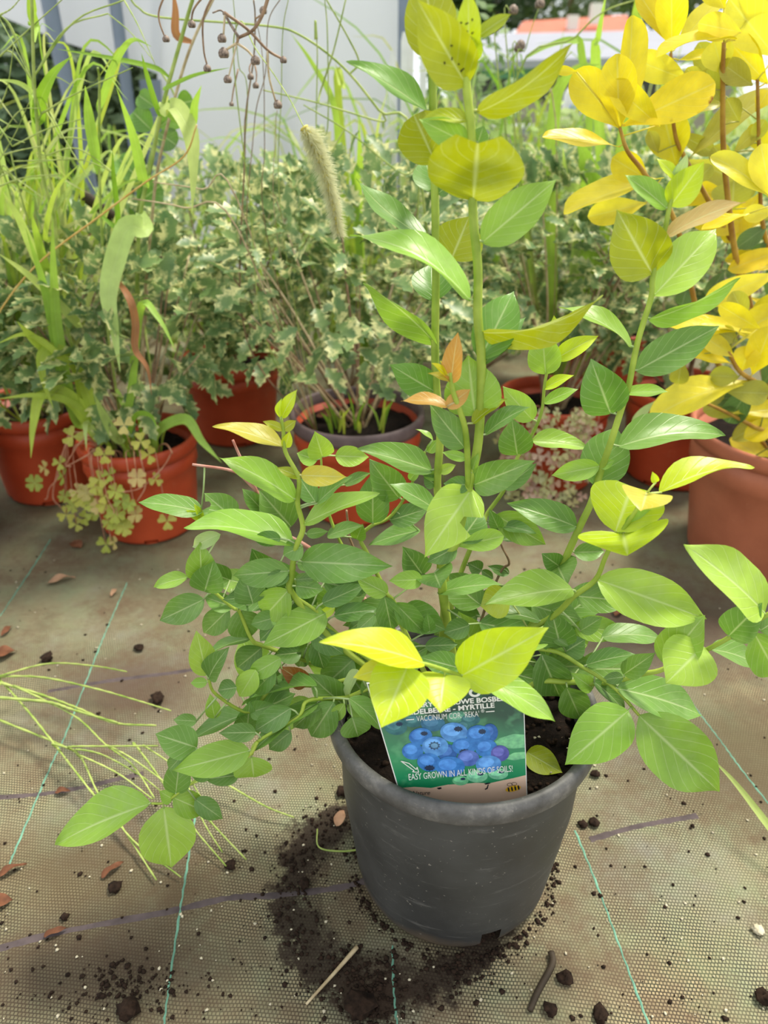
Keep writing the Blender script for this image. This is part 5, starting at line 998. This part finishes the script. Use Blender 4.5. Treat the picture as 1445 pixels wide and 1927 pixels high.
for c, pts, w, col in (('R3', [(270, 1500), (250, 1000), (270, 700), (300, 500), (400, 380), (530, 350)], 74, 'a'), ('R3', [(460, 900), (430, 300), (380, 222), (250, 250), (100, 335)], 40, 'a'), ('R3', [(530, 1300), (510, 350), (525, 200), (570, -60)], 56, 'a'), ('R3', [(470, 1200), (460, 900), (400, 760)], 110, 'a'), ('R3', [(120, 1200), (130, 950), (200, 860), (280, 980)], 40, 'a'), ('R3', [(700, 400), (720, 100), (730, -40)], 46, 'a'), ('R3', [(420, 1200), (350, 1000), (330, 800)], 50, 'c'),
    ('R2', [(560, 1100), (520, 600), (400, 350), (280, 180)], 34, 'a'), ('R2', [(640, 1100), (620, 900), (720, 1040)], 40, 'b'), ('R2', [(650, 1200), (660, 900), (650, 650)], 50, 'a'), ('R2', [(540, 560), (560, 480), (520, 340)], 40, 'd')):
    px_blade(rg if c == 'R3' else rg2, c, pts, w, col, 1.6, 1.5, pool=RR if c == 'R3' else RR2)
px_stalk(rg, 'R3', [(60, 600), (400, 200), (560, 60), (760, -10)], 13, M['grass_stem'], 1.5, 1.45, pool=RR); px_stalk(rg, 'R3', [(20, 780), (160, 500), (380, 280)], 10, M['grass_stem'], 1.5, 1.45, pool=RR)
for pts in ([(30, 330), (60, 60)], [(90, 560), (130, 260), (205, 20)], [(70, 500), (100, 240)], [(-20, 420), (10, 120)], [(290, 650), (90, 560)]): px_stalk(rg, 'R3', pts, 9, M['straw'] if pts[0][0] == 290 else M['grass_stem'], 1.5, 1.5, pool=RR)
for x, y in ((205, 20), (100, 245), (60, 55), (95, 560), (90, 260)): c = PY(*cpx('R3', x, y), 1.5); seed_head(rg, c, .008)
# tufts of wild grass filling the back
def tuft(label, x, y, n, hgt, spread, cols, w=.006, zb=0.0, group='wild grass behind the pots', leafy=0):
    tf = thing('grass_tuft', (x, y, zb), label, 'grass', group)
    for k in range(n):
        b = Vector((x + random.gauss(0, spread * .4), y + random.gauss(0, spread * .3), zb)); h = hgt * random.uniform(.45, 1.1); d = Vector((random.gauss(0, 1), random.gauss(0, .7), 0)) * h * .28; droop = random.uniform(-.1, .35)
        P = [b, b + d * .3 + Vector((0, 0, h * .5)), b + d * .8 + Vector((0, 0, h * .92)), b + d * 1.5 + Vector((0, 0, h * (1.05 - droop)))]
        if min(q.x for q in P) < .2 and b.y < 2.95: P = [Vector((q.x, min(q.y, 2.80), q.z)) for q in P]; b = P[0]
        V, Fc, UV = ribbon_geo(smooth_path(P, 4), w * random.uniform(.5, 1.6), True, face=Vector((random.uniform(-.8, .8), -1, .3)).normalized()); mk('blade', V, Fc, M['blade'], tf, UV, True, jit(GC[random.choice(cols)], .12), origin=b)
    if leafy: leaf_cloud('weed_leaves', (x, y, zb + hgt * .42), spread * 1.2, spread * .8, hgt * .45, leafy, .026, M['hedge'], tf, jit(lin(160, 182, 104), .15))
sp_ = [(-1.35, 2.3), (-1.05, 2.1), (-.8, 2.35), (-.55, 2.15), (-.30, 2.3), (-.08, 2.2), (.12, 2.35), (.32, 2.25), (.52, 2.45), (.75, 2.3), (1.0, 2.5), (1.3, 2.4), (-.2, 2.58), (.42, 2.9), (.55, 3.0), (.9, 3.1), (1.3, 3.2), (1.7, 3.0), (.4, 3.6), (.8, 3.8), (1.25, 3.9), (1.7, 3.7), (2.2, 3.8), (.42, 3.3)]
WH = ['below the polytunnel film', 'beside the grey hoops', 'in front of the shed', 'near the white stakes', 'behind the yellow shrub', 'at the far edge of the mat']
for i, (x, y) in enumerate(sp_):
    far = y > 2.6; zone = 0 if x < -.7 else 1 if x < -.25 else 3 if x < .25 else (2 if x < .9 else 4) if not far else 5
    tuft('wild grass tuft growing ' + WH[zone], x, y, 20, (.62 if x < -.05 else .78) if not far else (.60 if x < .9 else .72), .16, 'aabcde' if x > -.7 else 'abbcd', .0065 if not far else .009, leafy=260, group='wild grass ' + WH[zone])
for i, (x, y, w, h, c, lb) in enumerate(((-1.9, 3.6, .7, .62, (112, 136, 106), 'dark green hedge bush seen under the lifted film'), (-1.0, 3.7, .55, .58, (126, 146, 112), 'grey green bush seen between the two grey hoops'), (.25, 2.75, .16, .62, (112, 140, 84), 'slender leafy weed beside the white stakes'), (.62, 2.9, .3, .36, (128, 146, 84), 'low leafy weed bush in front of the shed'))):
    bs = thing('bush', (x, y, 0), lb, 'bush'); tube('stem', [Vector((x, y, 0)), Vector((x, y, h * .8))], .01, .005, M['wood'], bs)
    leaf_cloud('foliage', (x, y, h), w, .3, h * .9 if w > .2 else h * .5, 5200 if w > .4 else 500, .05 if w > .4 else .022, M['hedge'], bs, lin(*c))

# ---------------------------------------------------------------- clover trailing over the pot, pink trailing plant
random.seed(21)
def leaflets(parent, c, r, nrm, col, n=3, name='leaf'):
    V, Fc, UV = [], [], []; nrm = nrm.normalized(); a = nrm.orthogonal().normalized(); a.rotate(Matrix.Rotation(random.uniform(0, 6.28), 3, nrm)); b = nrm.cross(a)
    for k in range(n):
        an = 2 * math.pi * k / n; d = a * math.cos(an) + b * math.sin(an); s = nrm.cross(d); b0 = len(V); V.append(Vector(c)); UV.append((.5, 0))
        for (u, v) in ((-.35, .4), (-.62, .85), (-.35, 1.12), (0, .98), (.35, 1.12), (.62, .85), (.35, .4)): V.append(c + d * (v * r) + s * (u * r) + nrm * (abs(u) * r * .3)); UV.append((.5 + u * .5, v * .8))
        Fc += [(b0, b0 + i, b0 + i + 1) for i in range(1, 7)]
    return mk(name, V, Fc, M['pinkleaf'], parent, UV, True, col, origin=c)
def over_rim(c, cx, cy, h, rt):        # from the soil, over the rim, down to c
    d = Vector((c.x - cx, c.y - cy, 0))
    if d.length < rt - .012: return [Vector((c.x, c.y, h - .034)), Vector((c.x, c.y, h - .034)).lerp(c, .5), c]
    d = d.normalized(); q = Vector((cx, cy, 0)) + d * (rt - .028); z = max(h + .012, min(c.z, h + .03))
    P = [Vector((q.x, q.y, h - .034)), Vector((q.x, q.y, h - .004)), Vector((cx, cy, 0)) + d * (rt - .002) + Vector((0, 0, z)), Vector((cx, cy, 0)) + d * (rt + .014) + Vector((0, 0, min(z - .008, h + .002)))]
    return (P if c.z < h else P[:3]) + [c]
cl = thing('clover_plant', (lx - .03, ly - .06, lh - .03), 'yellowish trailing clover spilling over the rim of an orange pot', 'weed')
CP = [(360, 390), (270, 420), (380, 470), (630, 340), (900, 340), (440, 230), (660, 460), (600, 490), (470, 560), (550, 640), (400, 700), (520, 720), (630, 590), (740, 620), (820, 700), (750, 780), (640, 880), (690, 870), (1010, 740), (940, 490), (830, 480), (850, 260), (750, 160), (440, 650), (580, 530), (700, 700), (660, 740), (210, 510), (390, 590), (490, 600), (600, 650), (560, 700), (700, 560), (640, 640), (460, 760), (780, 640), (720, 760), (520, 570)]
def on_pot(px, py):                     # just in front of the pot's wall, or beside it
    best = PY(px, py, 1.13); off = best.x - lx; R = .105
    return PY(px, py, ly - math.sqrt(max(0, R * R - off * off)) - .014) if abs(off) < R else PY(px, py, 1.20)
anchors = [PY(*cpx('X', x, y), ly - .07) for x, y in ((480, 270), (560, 330), (760, 330), (1000, 330))]
for i, (x, y) in enumerate(CP):
    c = on_pot(*cpx('X', x, y)); leaflets(cl, c, random.uniform(.011, .016), Vector((random.gauss(0, .4), -1, random.uniform(.3, 1))), jit(random.choice([lin(196, 196, 92), lin(182, 190, 84), lin(206, 190, 120), lin(170, 184, 80)]), .1), random.choice((3, 3, 4)))
    if i % 2 == 0:
        P = over_rim(c, lx, ly, lh, .100); tube('stem', P, .0009, .0007, M['pink_stem'], cl, 5, origin=P[0])
for pts in ([(1030, 340), (980, 420), (850, 540), (700, 570)], [(480, 270), (440, 330), (400, 400), (430, 410)], [(530, 340), (460, 380), (400, 410)], [(350, 470), (300, 540), (285, 600), (270, 610)], [(320, 570), (370, 660)], [(650, 600), (690, 680), (660, 760), (670, 860)], [(880, 520), (830, 620)]):
    P = [on_pot(*cpx('X', x, y)) for x, y in pts]; P = over_rim(P[0], lx, ly, lh, .100)[:-1] + P; tube('stem', P, .0016, .0010, M['pink_stem'], cl, 5, origin=P[0])
pxx, pyy, phh = BP['pink']
pk = thing('trailing_plant', (pxx, pyy - .05, phh - .03), 'pale pink small leaved plant trailing down an orange pot', 'weed')
for i in range(210):
    u = random.uniform(-1, 1); px = 1025 + u * 92 + random.gauss(0, 6); py = random.uniform(775, 975) if abs(u) < .75 else random.uniform(775, 900)
    q = PY(px, py, 1.32); off = q.x - pxx; R = .131; c = PY(px, py, pyy - math.sqrt(max(.0004, R * R - off * off)) - .002)
    leaflets(pk, c, random.uniform(.008, .013), Vector((random.gauss(0, .5), -1, random.uniform(.2, 1))), jit(random.choice([lin(224, 196, 172), lin(206, 168, 146), lin(206, 204, 150), lin(196, 196, 140)]), .1), 3)
for i in range(9):
    an = random.uniform(-2.5, -.64); d = Vector((math.cos(an), math.sin(an), 0)); c0 = Vector((pxx, pyy, 0)) + d * .126; P = over_rim(c0 + Vector((0, 0, phh - .05)), pxx, pyy, phh, .108) + [c0 + d * .002 + Vector((random.uniform(-.02, .02), 0, phh - .13))]
    tube('stem', P, .0012, .0008, M['pink_stem'], pk, 5, origin=P[0])

# ---------------------------------------------------------------- crab grass on the mat, bits of litter
cg = thing('crab_grass', PZ(-30, 1290, .04), 'thin green grass spikes arching over the mat beside the blueberry', 'grass'); cg.location.z = 0
CG = [PZ(-150, 1300, -.002)]
def gpts(crop, pts, z0, z1): n = len(pts); return [PZ(*cpx(crop, x, y), z0 + (z1 - z0) * i / (n - 1)) for i, (x, y) in enumerate(pts)]
for c, pts, z0, z1, r in (('R4', [(-80, 1095), (250, 1010), (500, 1020), (690, 1052)], .05, .05, .0014), ('R4', [(-80, 1085), (200, 1080), (500, 1140), (750, 1210), (930, 1265)], .05, .05, .0015), ('R4', [(-80, 1090), (200, 1170), (420, 1250), (620, 1330), (850, 1345)], .05, .04, .0018), ('R4', [(-80, 1020), (120, 1230), (290, 1440), (520, 1735), (640, 1865), (850, 2185)], .05, .006, .0016),
    ('R4', [(100, 1140), (400, 1290), (570, 1445), (720, 1560), (840, 1740)], .05, .03, .0014), ('R4', [(-80, 1180), (250, 1215), (400, 1260), (640, 1330)], .05, .05, .0022), ('R4', [(-80, 1275), (260, 1420), (420, 1490)], .03, .02, .0018), ('Q', [(290, 0), (430, 60), (540, 280), (720, 520), (985, 725)], .04, .006, .0014), ('Q', [(380, 15), (600, 12), (860, 10)], .05, .05, .0013), ('Q', [(430, 60), (640, 160), (830, 300)], .04, .03, .0013),
    ('Q', [(590, 10), (720, 80), (900, 210)], .045, .04, .0013), ('Q', [(740, 10), (900, 230), (1040, 440), (1230, 665)], .045, .006, .0013), ('Q', [(1000, 200), (1110, 430), (1210, 590)], .04, .008, .0012), ('Q', [(1050, 300), (1160, 440), (1340, 630)], .035, .006, .0013), ('Q', [(1150, 180), (1250, 230), (1445, 340), (1600, 400)], .03, .01, .0014), ('Q', [(800, 20), (1000, 160), (1100, 300)], .045, .03, .0012), ('Q', [(420, 30), (560, 60), (760, 170), (930, 300)], .045, .02, .0013)):
    P = gpts(c, pts, z0, z1); q = near(P[0], CG); P = ([q] if (q - P[0]).length > .002 else []) + P; CG.extend(smooth_path(P, 10)); tube('seed_spike', P, r, r * .6, M['grass_stem'], cg, 5, origin=P[0], bump=.3, sm=8)
P = [PZ(1600, 1720, -.002)] + gpts('px', [(1520, 1650), (1445, 1552), (1385, 1475), (1336, 1424)], .02, .08); V, Fc, UV = ribbon_geo(smooth_path(P, 6), .008); tag(mk('grass_leaf', V, Fc, M['blade'], None, UV, True, GC['c'], origin=P[0]), 'single pale grass blade reaching over the mat from the side', 'grass')
def curl_leaf(px, py, L, wd, rot, mat, label, cat='leaf', group=None):
    c = PZ(px, py, .003); d = Vector((math.cos(rot), math.sin(rot), 0)); V, Fc, UV = leaf_geo(c - d * L / 2, c + d * L / 2 + Vector((0, 0, .002)), wd, Vector((random.uniform(-.2, .2), 0, 1)), .12, .3, OVATE, .05, seed=random.random() * 6)
    return tag(mk('dead_leaf', V, Fc, mat, None, UV, True, origin=c), label, cat, group)
for px, py, L, wd, rot, m, lb in ((8, 1232, .034, .024, .5, 'deadleaf', 'broad brown dead leaf lying on the mat beside a black soil clump'), (143, 1026, .028, .02, 2.5, 'deadleaf', 'orange brown dead leaf in front of the clover pot'), (115, 1092, .045, .013, .5, 'tanleaf', 'long tan dead leaf on the mat in front of the clover pot'), (14, 1187, .026, .009, 1.3, 'deadleaf', 'narrow dark brown dead leaf on the mat near the crab grass'),
    (212, 1637, .026, .008, .8, 'deadleaf', 'narrow brown bark flake on the mat beside the dark tape'), (118, 1490, .018, .008, .1, 'deadleaf', 'small reddish leaf scrap lying on the dark tape'), (22, 1638, .03, .008, .6, 'deadleaf', 'brown leaf scrap at the end of a green thread'), (0, 1700, .024, .018, .3, 'deadleaf', 'curled red brown leaf at the edge of the mat'), (105, 1755, .022, .007, .4, 'deadleaf', 'small brown bark scrap on the long dark tape'), (640, 1540, .022, .012, 1.2, 'tanleaf', 'yellowish leaf lying against the black pot'),
    (1165, 1150, .03, .014, .9, 'deadleaf', 'orange brown leaf on the mat beside the terracotta pot'), (215, 1115, .02, .008, 1.4, 'tanleaf', 'small tan leaf scrap at the top of a green thread')):
    curl_leaf(px, py, L, wd, rot, M[m], lb)
tag(tube('twig', [PZ(672, 1782, .004), PZ(630, 1830, .003), PZ(576, 1890, .002)], .0022, .0012, M['straw']), 'straight pale twig lying on the stained mat', 'twig')
tag(tube('twig', [PZ(1037, 1792, .004), PZ(1039, 1815, .004), PZ(1012, 1866, .004), PZ(997, 1902, .003)], .0036, .0026, M['darkstick']), 'bent dark brown twig lying on the mat beside the black pot', 'twig')
tag(tube('weed_runner', [PZ(684, 1598, .004), PZ(640, 1602, .004), PZ(600, 1594, .004), PZ(597, 1560, .008)], .0011, .0008, M['grass_stem']), 'thin pale runner stem lying beside the black pot', 'stem')
def clump(px, py, r, label, mat='crumb'):
    c = PZ(px, py, r * .5); V, Fc = [], []; n = 6
    for i in range(n + 1):
        th = math.pi * i / n
        for k in range(9):
            ph = 2 * math.pi * k / 9; d = Vector((math.sin(th) * math.cos(ph), math.sin(th) * math.sin(ph), math.cos(th) * .55)); V.append(c + d * r * .8 * (1 + .8 * mnoise.noise(d * 2.6 + Vector((px, py, 0)))))
    for i in range(n):
        for k in range(9): Fc.append((i * 9 + k, i * 9 + 9 + k, i * 9 + 9 + (k + 1) % 9, i * 9 + (k + 1) % 9))
    return tag(mk('soil_clump' if mat == 'crumb' else 'pebble', V, Fc, M[mat], origin=c - Vector((0, 0, r * .5))), label, 'clump' if mat == 'crumb' else 'pebble', 'soil clumps on the mat' if mat == 'crumb' else None)
for px, py, r, lb in ((88, 1238, .011, 'black soil clump beside the broad brown dead leaf'), (262, 1218, .008, 'soil clump with a pale grain near the dead leaves'), (297, 1312, .012, 'large dark soil clump on the brown stained mat'), (218, 1669, .008, 'round black soil clump below the bark flake'), (122, 1725, .005, 'small black soil clump just above the long dark tape'), (435, 1628, .007, 'soil clump at the tip of a grass spike'), (240, 1900, .012, 'soil clump in the dark patch by a green thread'),
                      (676, 1893, .016, 'largest dark soil clump below the stain ring'), (1036, 1900, .008, 'round black soil clump beside the bent dark twig'), (1118, 1548, .007, 'soil clump beside the end of the short dark tape'), (1097, 1550, .006, 'soil clump touching the top of a green thread'), (645, 1488, .010, 'soil clump tucked under the side of the black pot'), (572, 1663, .008, 'soil clump inside the stain ring above the dark tape'), (1065, 1840, .008, 'brown soil clump between the twig and a green thread'), (1440, 1875, .010, 'dark soil clump alone at the edge of the mat'), (1120, 1455, .007, 'soil clump on the mat behind the black pot'), (1130, 1910, .009, 'flat brown soil clump near the end of a green thread')):
    clump(px, py, r, lb)
clump(1426, 1749, .007, 'small round tan pebble on the woven mat', 'grit')
# loose crumbs: thick along the stain ring and the foot of the pot, sparse elsewhere
V, Fc = [], []; rc = g1
for _ in range(2600):
    k = random.random()
    if k < .42: an = random.uniform(0, 6.283); rr = .118 * random.gauss(.90, .13); p = Vector((rc.x + math.cos(an) * rr, rc.y + math.sin(an) * rr, 0))
    elif k < .62: an = random.uniform(2.6, 6.9); rr = RB * random.gauss(1.03, .05); p = Vector((PX + math.cos(an) * rr, PYc + math.sin(an) * rr, 0))
    elif k < .72: p = PZ(random.gauss(690, 30), random.gauss(1860, 40))
    elif k < .80: p = PZ(random.gauss(230, 70), random.gauss(1860, 30))
    else: p = PZ(random.uniform(-40, 1480), random.uniform(1040, 1920))
    if math.hypot(p.x - PX, p.y - PYc) < RB * 1.0: continue
    blob_geo((p.x, p.y, .001), random.choice((.0009, .0011, .0015, .0022, .003)) * random.uniform(.6, 1.1), V, Fc, .6)
tag(mk('soil_crumbs', V, Fc, M['crumb'], origin=(rc.x, rc.y, 0)), 'dark soil crumbs strewn over the mat around the black pot', 'soil', kind='stuff')
V, Fc = [], []
for _ in range(260):
    p = PZ(random.uniform(-40, 1480), random.uniform(1040, 1920))
    if math.hypot(p.x - PX, p.y - PYc) > RB * 1.05: blob_geo((p.x, p.y, .001), random.uniform(.0008, .0022), V, Fc, .6)
for _ in range(40):
    an = random.random() * 6.283; rr = .1 * math.sqrt(random.random()); blob_geo((PX + math.cos(an) * rr, PYc + math.sin(an) * rr, .204), random.uniform(.0008, .002), V, Fc, .7)
tag(mk('grit', V, Fc, M['grit'], origin=(rc.x, rc.y, 0)), 'pale grit specks scattered over the mat and soil', 'grit', kind='stuff')
